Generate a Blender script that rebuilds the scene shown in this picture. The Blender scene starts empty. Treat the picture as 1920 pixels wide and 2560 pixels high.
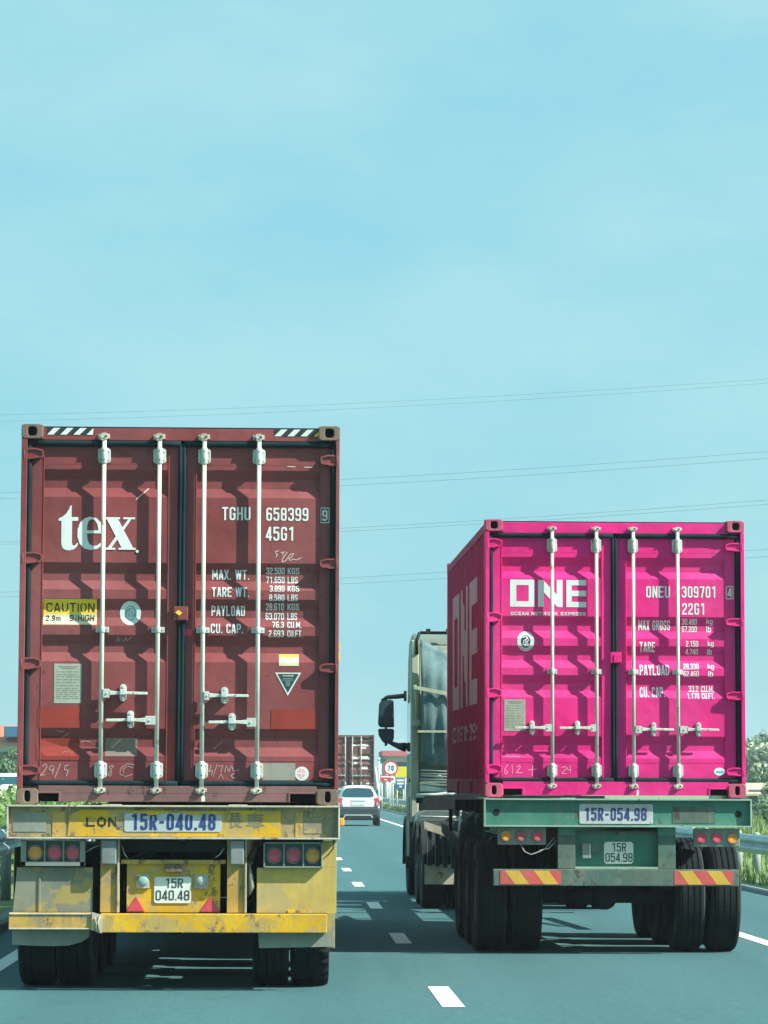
import bpy, bmesh, math, random
from mathutils import Vector, Matrix

R = math.radians
random.seed(7)
SC = bpy.context.scene
COL = SC.collection

# ------------------------------------------------------------------ camera, sky, sun, exposure
CAM_H = 1.53
YAW, PITCH, ROLL = R(1.918), R(5.298), R(0.2)
fw = Vector((math.sin(YAW) * math.cos(PITCH), math.cos(YAW) * math.cos(PITCH), math.sin(PITCH)))
rt0 = Vector((math.cos(YAW), -math.sin(YAW), 0)); up0 = rt0.cross(fw)
rt = rt0 * math.cos(ROLL) + up0 * math.sin(ROLL); up = up0 * math.cos(ROLL) - rt0 * math.sin(ROLL)
cd = bpy.data.cameras.new('camera'); cam = bpy.data.objects.new('camera', cd); COL.objects.link(cam)
M3 = Matrix((rt, up, -fw)).transposed().to_4x4(); M3.translation = (0, 0, CAM_H)
cam.matrix_world = M3
cd.sensor_fit = 'HORIZONTAL'; cd.sensor_width = 36.0; cd.lens = 36.0 * 7450 / 1920
cd.clip_start = 0.5; cd.clip_end = 6000
SC.camera = cam

SUN = Vector((2.4, -0.94, 2.25)).normalized()          # towards the sun
EXPOSURE = 1.12
SUN_STRENGTH = 5.0
sd = bpy.data.lights.new('sun', 'SUN'); so = bpy.data.objects.new('sun', sd); COL.objects.link(so)
sd.energy = SUN_STRENGTH; sd.angle = R(0.53); sd.color = (1.0, 0.94, 0.84)
so.rotation_euler = SUN.to_track_quat('Z', 'Y').to_euler()
so.location = (20, -10, 40)

W = bpy.data.worlds.new('World'); SC.world = W; W.use_nodes = True
wn, wl = W.node_tree.nodes, W.node_tree.links
wn.clear()
wo = wn.new('ShaderNodeOutputWorld'); wb = wn.new('ShaderNodeBackground')
sky = wn.new('ShaderNodeTexSky'); sky.sky_type = 'NISHITA'; sky.sun_disc = False
sky.sun_elevation = math.asin(SUN.z); sky.sun_rotation = math.atan2(SUN.x, SUN.y)
sky.air_density = 1.0; sky.dust_density = 3.0; sky.ozone_density = 1.5
wm = wn.new('ShaderNodeMix'); wm.data_type = 'RGBA'; wm.blend_type = 'MIX'; wm.inputs['Factor'].default_value = 0.86
tc = wn.new('ShaderNodeTexCoord'); mp = wn.new('ShaderNodeMapping'); mp.inputs['Scale'].default_value = (5, 5, 12)
nz = wn.new('ShaderNodeTexNoise'); nz.inputs['Scale'].default_value = 1.6; nz.inputs['Detail'].default_value = 5; nz.inputs['Roughness'].default_value = 0.55
cr = wn.new('ShaderNodeValToRGB')
cr.color_ramp.elements[0].position = 0.34; cr.color_ramp.elements[0].color = (1.38, 3.44, 4.00, 1)
cr.color_ramp.elements[1].position = 0.66; cr.color_ramp.elements[1].color = (1.98, 3.82, 4.12, 1)
wl.new(tc.outputs['Generated'], mp.inputs['Vector']); wl.new(mp.outputs['Vector'], nz.inputs['Vector'])
wl.new(nz.outputs['Fac'], cr.inputs['Fac'])
wl.new(sky.outputs['Color'], wm.inputs['A']); wl.new(cr.outputs['Color'], wm.inputs['B'])
wl.new(wm.outputs['Result'], wb.inputs['Color']); wb.inputs['Strength'].default_value = 0.0935
wl.new(wb.outputs['Background'], wo.inputs['Surface'])

vs = SC.view_settings
vs.view_transform = 'Standard'; vs.look = 'None'; vs.gamma = 1.0; vs.use_curve_mapping = False; vs.exposure = EXPOSURE
SC.cycles.use_denoising = True
SC.cycles.max_bounces = 6

# ------------------------------------------------------------------ materials
MATS = {}
def _tree(name):
    m = bpy.data.materials.new(name); m.use_nodes = True
    n = m.node_tree.nodes; l = m.node_tree.links
    b = n['Principled BSDF']
    MATS[name] = m
    return m, n, l, b

def noise(n, l, scale, detail=4, stretch=None, rough=0.55, off=0.0):
    t = n.new('ShaderNodeTexCoord'); mp = n.new('ShaderNodeMapping')
    mp.inputs['Scale'].default_value = stretch or (1, 1, 1); mp.inputs['Location'].default_value = (off, off * 1.7, off * .6)
    z = n.new('ShaderNodeTexNoise'); z.inputs['Scale'].default_value = scale; z.inputs['Detail'].default_value = detail
    z.inputs['Roughness'].default_value = rough
    l.new(t.outputs['Object'], mp.inputs['Vector']); l.new(mp.outputs['Vector'], z.inputs['Vector'])
    return z.outputs['Fac']

def ramp(n, l, fac, p0, p1, v0=0.0, v1=1.0):
    r = n.new('ShaderNodeMapRange'); r.inputs['From Min'].default_value = p0; r.inputs['From Max'].default_value = p1
    r.inputs['To Min'].default_value = v0; r.inputs['To Max'].default_value = v1
    l.new(fac, r.inputs['Value'])
    return r.outputs['Result']

def mix(n, l, fac, a, b, mode='MIX'):
    m = n.new('ShaderNodeMix'); m.data_type = 'RGBA'; m.blend_type = mode
    for s, v in (('Factor', fac), ('A', a), ('B', b)):
        if isinstance(v, (int, float)): m.inputs[s].default_value = v
        elif isinstance(v, tuple): m.inputs[s].default_value = (*v[:3], 1)
        else: l.new(v, m.inputs[s])
    return m.outputs['Result']

def paint(name, col, var=0.12, dirt=(.10, .09, .07), dirt_amt=0.35, chip=(.10, .045, .025), chip_amt=0.0, rough=0.5,
          metal=0.0, bump=0.12, fade=None, off=0.0, coat=0.0, streak=1.0, patch=None, spec=.4, dent=0):
    m, n, l, b = _tree(name)
    c = mix(n, l, ramp(n, l, noise(n, l, 2.2, 5, off=off), .3, .7), tuple(x * (1 - var) for x in col), tuple(min(1, x * (1 + var)) for x in col))
    if fade:
        c = mix(n, l, ramp(n, l, noise(n, l, 0.9, 3, off=off + 3), .42, .72, 0, .8), c, fade)
    if patch:
        f = ramp(n, l, noise(n, l, patch[1], 7, (1, 1, 1.4), .62, off + 33), patch[2] - .03, patch[2] + .03, 0, patch[3])
        c = mix(n, l, f, c, patch[0])
    if dirt_amt > 0:
        f = ramp(n, l, noise(n, l, 3.0, 6, (4, 4, .45 * streak + (1 - streak) * 4), .62, off + 9), .5, .78, 0, dirt_amt)
        c = mix(n, l, f, c, dirt)
        f = ramp(n, l, noise(n, l, 60, 3, off=off + 5), .5, .75, 0, dirt_amt * .5)
        c = mix(n, l, f, c, dirt)
    if chip_amt > 0:
        f = ramp(n, l, noise(n, l, 9, 8, (1, 1, .7), .72, off + 21), .655 - .13 * chip_amt, .685 - .13 * chip_amt, 0, .9)
        c = mix(n, l, f, c, chip)
    l.new(c, b.inputs['Base Color'])
    b.inputs['Metallic'].default_value = metal; b.inputs['Specular IOR Level'].default_value = spec
    l.new(ramp(n, l, noise(n, l, 7, 5, off=off + 2), .3, .7, max(.05, rough - .12), min(1, rough + .15)), b.inputs['Roughness'])
    if coat: b.inputs['Coat Weight'].default_value = coat; b.inputs['Coat Roughness'].default_value = .12
    if bump:
        bp = n.new('ShaderNodeBump'); bp.inputs['Strength'].default_value = bump; bp.inputs['Distance'].default_value = .01
        l.new(noise(n, l, 14, 6, off=off + 4), bp.inputs['Height'])
        if dent:
            b2 = n.new('ShaderNodeBump'); b2.inputs['Strength'].default_value = dent; b2.inputs['Distance'].default_value = .05
            l.new(noise(n, l, 2.4, 3, off=off + 13), b2.inputs['Height']); l.new(b2.outputs['Normal'], bp.inputs['Normal'])
        l.new(bp.outputs['Normal'], b.inputs['Normal'])
    return m

RED = paint('brick_red_paint', (.195, .044, .046), var=.2, dirt=(.125, .055, .058), dirt_amt=.5, chip=(.08, .035, .025), chip_amt=.22, fade=(.24, .080, .084), rough=.55, spec=.25, dent=.35, bump=.15)
REDPATCH = paint('fresh_red_paint', (.26, .038, .028), var=.14, dirt=(.13, .04, .035), dirt_amt=.35, rough=.5, spec=.25)
GREYPATCH = paint('grey_touch_up_paint', (.20, .15, .13), dirt_amt=.25, rough=.6)
GREYPLATE = paint('grey_blank_label', (.24, .24, .20), dirt_amt=.3, rough=.6)
REDSILL = paint('scuffed_red_steel', (.17, .085, .085), var=.25, dirt=(.11, .07, .055), dirt_amt=.7, chip=(.06, .035, .025), chip_amt=.5, rough=.65)
REDCAST = paint('weathered_casting_steel', (.17, .12, .095), var=.3, dirt=(.08, .05, .035), dirt_amt=.7, chip=(.06, .03, .02), chip_amt=.5, rough=.7)
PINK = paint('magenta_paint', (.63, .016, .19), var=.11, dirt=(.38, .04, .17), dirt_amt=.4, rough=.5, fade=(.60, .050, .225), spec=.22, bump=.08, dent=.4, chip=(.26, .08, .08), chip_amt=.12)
PINKSIDE = paint('shaded_grimy_magenta', (.30, .016, .105), var=.15, dirt=(.14, .045, .07), dirt_amt=.7, rough=.6, bump=.08, off=11, spec=.2)  # magenta darkened so the sides carry shade in their colour, plus some grime
PINKCAST = paint('magenta_casting', (.42, .075, .15), var=.2, dirt=(.22, .09, .09), dirt_amt=.6, chip=(.15, .06, .05), chip_amt=.4, rough=.6)
BROWN = paint('brown_paint', (.15, .06, .055), var=.2, dirt_amt=.5, chip_amt=.25, rough=.6)
GALV = paint('galvanised_bar', (.50, .565, .51), var=.14, dirt=(.30, .20, .11), dirt_amt=.5, chip=(.22, .11, .05), chip_amt=.14, rough=.42, bump=.08)
GALV2 = paint('galvanised_bracket', (.44, .52, .485), var=.16, dirt=(.22, .17, .11), dirt_amt=.5, chip=(.18, .09, .045), chip_amt=.3, rough=.45, bump=.12)
GALVCAM = paint('worn_cam_steel', (.46, .46, .40), var=.3, dirt=(.16, .10, .06), dirt_amt=.7, chip=(.12, .06, .03), chip_amt=.4, rough=.55)
GASKET = paint('black_rubber_gasket', (.005, .020, .026), var=.3, dirt=(.02, .04, .045), dirt_amt=.25, rough=.8, bump=.2, spec=.15)
WHITE = paint('white_lettering', (.60, .665, .66), var=.06, dirt=(.38, .33, .32), dirt_amt=.25, rough=.55, bump=0)
WHITEWORN = paint('worn_white_lettering', (.74, .76, .74), var=.08, dirt=(.4, .12, .2), dirt_amt=.25, rough=.5, bump=0)
CHALK = paint('chalk_marks', (.40, .29, .27), var=.3, dirt_amt=.2, rough=.9, bump=0)
CHALKW = paint('white_scratch_marks', (.62, .55, .53), var=.2, dirt_amt=.1, rough=.9, bump=0)
CHALKP = paint('chalk_marks_on_magenta', (.80, .34, .46), var=.2, dirt_amt=0, rough=.9, bump=0)
YELLOWDEC = paint('yellow_sticker', (.78, .53, .03), var=.07, dirt=(.5, .38, .12), dirt_amt=.2, rough=.45, bump=0)
PALEDEC = paint('pale_sticker', (.66, .62, .42), var=.07, dirt_amt=.15, rough=.45, bump=0)
BLACKDEC = paint('black_print', (.018, .026, .028), var=.1, dirt_amt=.1, rough=.5, bump=0)
DKGREENDEC = paint('dark_green_print', (.012, .055, .055), var=.1, dirt_amt=.1, rough=.5, bump=0)
GREYGREEN = paint('grey_green_print', (.22, .36, .34), var=.1, dirt_amt=.1, rough=.5, bump=0)
REDDEC = paint('red_print', (.62, .02, .06), var=.1, dirt_amt=.1, rough=.5, bump=0)
ROSEDEC = paint('faded_rose_print', (.70, .30, .30), var=.1, dirt_amt=.1, rough=.5, bump=0)
BLUEDEC = paint('blue_print', (.016, .045, .17), var=.2, dirt=(.1, .12, .2), dirt_amt=.25, rough=.5, bump=0)
SKYDEC = paint('light_blue_print', (.10, .36, .55), var=.1, dirt_amt=.1, rough=.5, bump=0)
PLATEMETAL = paint('etched_data_plate', (.36, .40, .34), var=.15, dirt=(.20, .17, .08), dirt_amt=.6, rough=.5, metal=.2)
PLATEINK = paint('etched_plate_print', (.14, .17, .12), var=.2, dirt_amt=.3, rough=.6, bump=0)
PLATEWHITE = paint('white_number_plate', (.64, .70, .65), var=.08, dirt=(.30, .28, .21), dirt_amt=.4, rough=.45, bump=.08)
PLATEINKB = paint('black_plate_digits', (.035, .055, .055), var=.2, dirt_amt=.3, rough=.5, bump=0)
BOARDBLUE = paint('pale_grey_board', (.40, .455, .48), var=.12, dirt=(.27, .27, .23), dirt_amt=.5, rough=.55, bump=.08, patch=((.30, .33, .34), 4.0, .55, .6))
YELLOW = paint('worn_yellow_paint', (.43, .275, .07), var=.25, dirt=(.18, .16, .10), dirt_amt=.9, chip=(.13, .095, .05), chip_amt=.65, rough=.7, bump=.3, patch=((.24, .21, .14), 3.2, .56, .75), spec=.25)
YELLOW2 = paint('bright_yellow_paint', (.60, .36, .016), var=.2, dirt=(.28, .23, .12), dirt_amt=.8, chip=(.17, .13, .08), chip_amt=.6, rough=.65, bump=.25, off=2, patch=((.36, .28, .12), 3.4, .53, .75), spec=.25)
OCHRE = paint('dusty_ochre_steel', (.23, .205, .135), var=.3, dirt=(.12, .115, .085), dirt_amt=.9, chip=(.10, .07, .035), chip_amt=.7, rough=.75, bump=.35, off=4, patch=((.37, .28, .12), 4.2, .50, .8), spec=.25)
WORNINK = paint('worn_grey_ink', (.17, .155, .10), var=.3, dirt=(.3, .24, .08), dirt_amt=.6, rough=.7, bump=0)
PALEEDGE = paint('rubbed_pale_edge', (.38, .38, .30), var=.25, dirt=(.2, .17, .12), dirt_amt=.7, chip=(.16, .1, .05), chip_amt=.4, rough=.6, bump=.15)
MUDGUARD = paint('dusty_yellow_mudguard', (.45, .34, .085), var=.2, dirt=(.27, .24, .14), dirt_amt=.8, rough=.7, bump=.2, off=6, patch=((.33, .29, .15), 2.2, .56, .7), spec=.25)
MUDGUARDG = paint('dusty_grey_mudguard', (.155, .175, .14), var=.25, dirt=(.24, .23, .15), dirt_amt=.7, rough=.7, bump=.2, off=8.6, patch=((.36, .28, .06), 3.0, .53, .7), spec=.25)
FLAP = paint('pale_rubber_flap', (.20, .23, .195), var=.2, dirt=(.14, .14, .10), dirt_amt=.6, rough=.75, bump=.25, off=3, spec=.25)
STEELDK = paint('dark_chassis_steel', (.014, .020, .023), var=.3, dirt=(.05, .05, .04), dirt_amt=.4, rough=.8, bump=.2, spec=.2)
RUBBERBLK = paint('buffer_rubber', (.16, .19, .19), var=.3, dirt=(.28, .27, .22), dirt_amt=.6, rough=.8, bump=.25)
GREEN = paint('green_chassis_paint', (.038, .175, .135), var=.22, dirt=(.13, .18, .14), dirt_amt=.75, chip=(.08, .085, .06), chip_amt=.45, rough=.65, bump=.25, patch=((.09, .20, .155), 3.2, .53, .7), spec=.25)
GREENDULL = paint('dusty_green_steel', (.085, .135, .115), var=.25, dirt=(.18, .19, .14), dirt_amt=.75, chip=(.06, .05, .035), chip_amt=.5, rough=.7, bump=.25, off=5, patch=((.05, .12, .10), 3.5, .52, .8), spec=.25)
GREENPALE = paint('pale_green_edge', (.22, .37, .30), var=.18, dirt=(.22, .23, .18), dirt_amt=.6, chip=(.1, .1, .07), chip_amt=.35, rough=.6, bump=.15)
REFLRED = paint('red_reflective_tape', (.52, .085, .08), var=.15, dirt=(.32, .17, .13), dirt_amt=.5, rough=.45, bump=.1)
REFLYEL = paint('yellow_reflective_tape', (.58, .37, .05), var=.15, dirt=(.36, .27, .1), dirt_amt=.5, rough=.45, bump=.1)
LENSRED = paint('faded_red_lens', (.50, .055, .09), var=.15, dirt=(.36, .16, .15), dirt_amt=.35, rough=.28, bump=.3, coat=.4)
LENSDIM = paint('dusty_red_lens', (.34, .10, .10), var=.15, dirt=(.30, .2, .18), dirt_amt=.5, rough=.4, bump=.3)
LENSAMBER = paint('amber_lens', (.60, .25, .03), var=.15, dirt=(.42, .26, .1), dirt_amt=.35, rough=.28, bump=.3, coat=.4)
LAMPBOX = paint('grey_lamp_housing', (.17, .21, .19), var=.2, dirt=(.24, .25, .2), dirt_amt=.5, rough=.6)
LAMPBACK = paint('dark_lamp_backing', (.06, .10, .095), var=.2, dirt_amt=.4, rough=.7)
RIM = paint('dusty_wheel_rim', (.16, .19, .17), var=.25, dirt=(.12, .10, .07), dirt_amt=.6, rough=.6)
CAB = paint('cream_cab_paint', (.36, .40, .30), var=.1, dirt=(.20, .21, .15), dirt_amt=.55, rough=.45, coat=.1, bump=.05)
CABSIDE = paint('grey_green_cab_paint', (.135, .185, .16), var=.12, dirt=(.11, .13, .10), dirt_amt=.5, rough=.5, bump=.05, spec=.3)
TANKM = paint('dull_metal_tank', (.22, .30, .28), var=.15, dirt=(.10, .13, .12), dirt_amt=.6, rough=.35, metal=.5)
TARP = paint('grey_blue_tarpaulin', (.075, .15, .165), var=.25, dirt=(.04, .085, .095), dirt_amt=.7, rough=.8, bump=.4, spec=.2, patch=((.12, .20, .20), 2.5, .5, .7))
BLACKPL = paint('black_plastic', (.012, .022, .026), var=.2, dirt=(.05, .06, .06), dirt_amt=.25, rough=.45, bump=.1)
WHITECAR = paint('white_car_paint', (.80, .84, .84), var=.03, dirt_amt=.05, rough=.22, coat=.6, bump=0)
CLAD = paint('grey_plastic_cladding', (.030, .050, .056), var=.15, dirt_amt=.2, rough=.6, spec=.3)
SILVER = paint('silver_trim', (.55, .60, .60), var=.08, dirt_amt=.1, rough=.35, metal=.5, bump=0)
CONCRETE = paint('kerb_concrete', (.20, .25, .25), var=.15, dirt=(.12, .14, .13), dirt_amt=.5, rough=.85, bump=.3)
RAIL = paint('galvanised_guardrail', (.33, .45, .46), var=.12, dirt=(.2, .24, .22), dirt_amt=.4, rough=.5, metal=.3)
POSTM = paint('guardrail_post', (.26, .32, .30), var=.12, dirt=(.16, .18, .15), dirt_amt=.5, rough=.6)
SIGNRED = paint('sign_red', (.58, .035, .06), var=.05, dirt_amt=.1, rough=.4, bump=0)
SIGNWHITE = paint('sign_white', (.80, .84, .84), var=.03, dirt_amt=.08, rough=.4, bump=0)
SIGNBLUE = paint('sign_blue', (.02, .12, .34), var=.05, dirt_amt=.1, rough=.4, bump=0)
SIGNYEL = paint('sign_yellow', (.66, .58, .02), var=.05, dirt_amt=.1, rough=.4, bump=0)
SIGNGREEN = paint('sign_dark_green', (.012, .075, .065), var=.05, dirt_amt=.1, rough=.4, bump=0)
POLE = paint('sign_pole', (.50, .56, .55), var=.08, dirt_amt=.2, rough=.5)
PLASTER = paint('pale_plaster', (.44, .50, .45), var=.1, dirt=(.30, .32, .27), dirt_amt=.5, rough=.8, off=1)
ROOFRED = paint('terracotta_roof', (.50, .15, .09), var=.15, dirt=(.28, .12, .08), dirt_amt=.4, rough=.75)
ROOFROSE = paint('faded_rose_fascia', (.48, .12, .14), var=.1, dirt_amt=.3, rough=.7)
ROOFPALE = paint('pale_sheet_roof', (.40, .38, .28), var=.15, dirt=(.2, .19, .14), dirt_amt=.5, rough=.7)
SOLAR = paint('blue_roof_panel', (.03, .13, .24), var=.1, dirt_amt=.2, rough=.25, bump=0)
BARK = paint('bark', (.09, .075, .055), var=.3, dirt_amt=.4, rough=.9, bump=.5)
WIREM = paint('aluminium_cable', (.24, .34, .38), var=.05, dirt_amt=0, rough=.6, bump=0)
DARKHOLE = paint('hole_shade_black', (.006, .009, .010), var=.2, dirt_amt=0, rough=.9, bump=0)  # near-black colour stands in for shade inside holes, pockets and gaps
HOSE = paint('air_hose', (.34, .40, .36), var=.2, dirt_amt=.4, rough=.5)

def tyre_mat():
    m, n, l, b = _tree('tyre_rubber')
    c = mix(n, l, ramp(n, l, noise(n, l, 5, 6), .45, .75, 0, .45), (.004, .009, .012), (.024, .032, .032))
    l.new(c, b.inputs['Base Color']); b.inputs['Roughness'].default_value = .85; b.inputs['Specular IOR Level'].default_value = .2
    bp = n.new('ShaderNodeBump'); bp.inputs['Strength'].default_value = .3; bp.inputs['Distance'].default_value = .006
    l.new(noise(n, l, 45, 4), bp.inputs['Height']); l.new(bp.outputs['Normal'], b.inputs['Normal'])
    return m
TYRE = tyre_mat()
SIDEWALL = paint('dusty_tyre_sidewall', (.030, .042, .042), var=.3, dirt=(.085, .095, .08), dirt_amt=.6, rough=.85, bump=.2, spec=.2, streak=0)

def glass_mat(name, col, rough=.06):
    m, n, l, b = _tree(name)
    l.new(mix(n, l, ramp(n, l, noise(n, l, 3, 3), .3, .7), col, tuple(x * 1.4 for x in col)), b.inputs['Base Color'])
    b.inputs['Roughness'].default_value = rough; b.inputs['Specular IOR Level'].default_value = .7
    return m
GLASS = glass_mat('tinted_glass', (.012, .04, .055))
MIRRORG = glass_mat('mirror_glass', (.02, .05, .06), .03)
CARGLASS = glass_mat('car_rear_glass', (.012, .05, .07), .12)

def asphalt():
    m, n, l, b = _tree('asphalt')
    c = mix(n, l, ramp(n, l, noise(n, l, .35, 5, (1.2, .25, 1)), .3, .7), (.036, .112, .124), (.046, .134, .146))
    c = mix(n, l, ramp(n, l, noise(n, l, 38, 5, rough=.7), .38, .68, 0, .6), c, (.017, .062, .072))
    c = mix(n, l, ramp(n, l, noise(n, l, 16, 6, (1, .55, 1), .72, 3), .42, .62, 0, .42), c, (.060, .158, .168))
    c = mix(n, l, ramp(n, l, noise(n, l, 70, 3, off=7, rough=.7), .60, .72, 0, .6), c, (.10, .20, .21))
    # wheel paths and long stains along the lanes
    t = n.new('ShaderNodeTexCoord'); sp = n.new('ShaderNodeSeparateXYZ'); l.new(t.outputs['Object'], sp.inputs['Vector'])
    ma = n.new('ShaderNodeMath'); ma.operation = 'MULTIPLY_ADD'; ma.inputs[1].default_value = 2 * math.pi / 1.82; ma.inputs[2].default_value = -.3 * 2 * math.pi / 1.82
    l.new(sp.outputs['X'], ma.inputs[0]); co = n.new('ShaderNodeMath'); co.operation = 'COSINE'; l.new(ma.outputs[0], co.inputs[0])
    wp = ramp(n, l, co.outputs[0], -.2, 1, 0, .30)
    mu = n.new('ShaderNodeMath'); mu.operation = 'MULTIPLY'; l.new(wp, mu.inputs[0]); l.new(ramp(n, l, noise(n, l, .8, 5, (1.5, .12, 1), .6, 5), .3, .7, .3, 1), mu.inputs[1])
    c = mix(n, l, mu.outputs[0], c, (.020, .070, .082))
    c = mix(n, l, ramp(n, l, noise(n, l, 1.1, 6, (2.2, .12, 1), .6, 14), .54, .70, 0, .45), c, (.026, .086, .098))
    c = mix(n, l, ramp(n, l, noise(n, l, .9, 5, (1, .35, 1), .65, 41), .64, .72, 0, .5), c, (.018, .058, .066))
    l.new(c, b.inputs['Base Color']); b.inputs['Roughness'].default_value = .85; b.inputs['Specular IOR Level'].default_value = .3
    bp = n.new('ShaderNodeBump'); bp.inputs['Strength'].default_value = .6; bp.inputs['Distance'].default_value = .01
    l.new(noise(n, l, 60, 5), bp.inputs['Height']); l.new(bp.outputs['Normal'], b.inputs['Normal'])
    return m
ASPHALT = asphalt()

def mark_mat():
    m, n, l, b = _tree('road_paint')
    c = mix(n, l, ramp(n, l, noise(n, l, 30, 6, rough=.7), .58, .78, 0, .55), (.66, .72, .70), (.20, .27, .27))
    l.new(c, b.inputs['Base Color']); b.inputs['Roughness'].default_value = .7
    return m
ROADPAINT = mark_mat()

def soil():
    m, n, l, b = _tree('grassy_ground')
    c = mix(n, l, ramp(n, l, noise(n, l, .25, 6), .3, .7), (.075, .15, .045), (.15, .21, .075))
    c = mix(n, l, ramp(n, l, noise(n, l, 3, 6), .5, .8, 0, .6), c, (.20, .21, .10))
    l.new(c, b.inputs['Base Color']); b.inputs['Roughness'].default_value = .95
    return m
SOIL = soil()

def leaf_mat(name, a, bcol):
    m, n, l, b = _tree(name)
    c = mix(n, l, ramp(n, l, noise(n, l, 1.7, 4), .3, .7), a, bcol)
    c = mix(n, l, ramp(n, l, noise(n, l, 11, 3), .35, .75, 0, .6), c, tuple(x * .55 for x in a))
    l.new(c, b.inputs['Base Color']); b.inputs['Roughness'].default_value = .65
    return m
LEAF1 = leaf_mat('dark_foliage', (.028, .095, .042), (.07, .16, .055))
LEAF2 = leaf_mat('bright_hedge_foliage', (.05, .14, .035), (.13, .23, .05))
GRASSM = leaf_mat('long_grass', (.09, .19, .045), (.20, .29, .08))

# ------------------------------------------------------------------ mesh building
class MB:
    def __init__(self):
        self.v, self.f, self.mi, self.sm, self.mats = [], [], [], [], []
    def m(self, mat):
        if mat not in self.mats: self.mats.append(mat)
        return self.mats.index(mat)
    def face(self, idx, mat, smooth=False):
        self.f.append(tuple(idx)); self.mi.append(self.m(mat)); self.sm.append(smooth)
    def poly(self, pts, mat, smooth=False):
        b = len(self.v); self.v += [tuple(p) for p in pts]
        self.face(range(b, b + len(pts)), mat, smooth)
    def box(self, x0, x1, y0, y1, z0, z1, mat):
        if x0 > x1: x0, x1 = x1, x0
        if y0 > y1: y0, y1 = y1, y0
        if z0 > z1: z0, z1 = z1, z0
        b = len(self.v)
        self.v += [(x0, y0, z0), (x1, y0, z0), (x1, y1, z0), (x0, y1, z0), (x0, y0, z1), (x1, y0, z1), (x1, y1, z1), (x0, y1, z1)]
        for q in ((0, 3, 2, 1), (4, 5, 6, 7), (0, 1, 5, 4), (1, 2, 6, 5), (2, 3, 7, 6), (3, 0, 4, 7)):
            self.face([b + i for i in q], mat)
        return self
    def prism(self, pts, axis, a, c, mat, smooth=False):
        """extrude a 2D outline along axis ('x','y','z') from a to c"""
        def P(p, t):
            return {'x': (t, p[0], p[1]), 'y': (p[0], t, p[1]), 'z': (p[0], p[1], t)}[axis]
        n = len(pts); b = len(self.v)
        area = sum(pts[i][0] * pts[(i + 1) % n][1] - pts[(i + 1) % n][0] * pts[i][1] for i in range(n))
        flip = (area > 0) == (axis == 'y')
        if (a > c): flip = not flip
        self.v += [P(p, a) for p in pts] + [P(p, c) for p in pts]
        lo = list(range(b, b + n)); hi = list(range(b + n, b + 2 * n))
        self.face(lo if flip else lo[::-1], mat); self.face(hi[::-1] if flip else hi, mat)
        for i in range(n):
            j = (i + 1) % n
            q = [lo[i], lo[j], hi[j], hi[i]]
            self.face(q[::-1] if flip else q, mat, smooth)
        return self
    def tube(self, path, r, mat, n=10, closed=False, caps=True, smooth=True):
        path = [Vector(p) for p in path]
        rr = r if isinstance(r, (list, tuple)) else [r] * len(path)
        b = len(self.v); prev = None
        for i, p in enumerate(path):
            t = (path[min(i + 1, len(path) - 1)] - path[max(i - 1, 0)])
            if t.length < 1e-9: t = Vector((0, 0, 1))
            t.normalize()
            if prev is None:
                a = Vector((0, 0, 1)) if abs(t.z) < .9 else Vector((1, 0, 0))
                u = t.cross(a).normalized()
            else:
                u = prev - t * prev.dot(t)
                u = u.normalized() if u.length > 1e-6 else t.orthogonal().normalized()
            prev = u; w = t.cross(u)
            for k in range(n):
                an = 2 * math.pi * k / n
                self.v.append(tuple(p + (u * math.cos(an) + w * math.sin(an)) * rr[i]))
        for i in range(len(path) - 1):
            for k in range(n):
                k2 = (k + 1) % n
                self.face((b + i * n + k, b + i * n + k2, b + (i + 1) * n + k2, b + (i + 1) * n + k), mat, smooth)
        if caps:
            self.face([b + k for k in range(n)][::-1], mat); e = b + (len(path) - 1) * n
            self.face([e + k for k in range(n)], mat)
        return self
    def lathe(self, prof, center, axis, mat, n=32, smooth=True, radial=None, mat2=None, edge=0):
        """prof: list of (radius, along axis)"""
        b = len(self.v); c = Vector(center)
        for i, (r, t) in enumerate(prof):
            for k in range(n):
                an = 2 * math.pi * k / n
                rr = r * (radial(i, k) if radial else 1)
                p = {'x': (t, rr * math.cos(an), rr * math.sin(an)), 'y': (rr * math.cos(an), t, rr * math.sin(an)), 'z': (rr * math.cos(an), rr * math.sin(an), t)}[axis]
                self.v.append(tuple(c + Vector(p)))
        for i in range(len(prof) - 1):
            mm = mat2 if mat2 and (i < edge or i >= len(prof) - 1 - edge) else mat
            for k in range(n):
                k2 = (k + 1) % n
                self.face((b + i * n + k, b + i * n + k2, b + (i + 1) * n + k2, b + (i + 1) * n + k), mm, smooth)
        self.face([b + k for k in range(n)][::-1], mat); e = b + (len(prof) - 1) * n
        self.face([e + k for k in range(n)], mat)
        return self
    def disc(self, x, z, r, y0, y1, mat, n=24, rz=None):
        pts = [(x + r * math.cos(2 * math.pi * k / n), z + (rz or r) * math.sin(2 * math.pi * k / n)) for k in range(n)]
        return self.prism(pts, 'y', y0, y1, mat)
    def loft(self, rings, mat, smooth=True, cap=True):
        b = len(self.v); n = len(rings[0])
        for r in rings: self.v += [tuple(p) for p in r]
        for i in range(len(rings) - 1):
            for k in range(n):
                k2 = (k + 1) % n
                self.face((b + i * n + k, b + i * n + k2, b + (i + 1) * n + k2, b + (i + 1) * n + k), mat, smooth)
        if cap:
            self.face([b + k for k in range(n)][::-1], mat); e = b + (len(rings) - 1) * n
            self.face([e + k for k in range(n)], mat)
        return self
    def add_mesh(self, verts, faces, mat):
        b = len(self.v); self.v += [tuple(p) for p in verts]
        for f in faces: self.face([b + i for i in f], mat)
        return self
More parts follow.
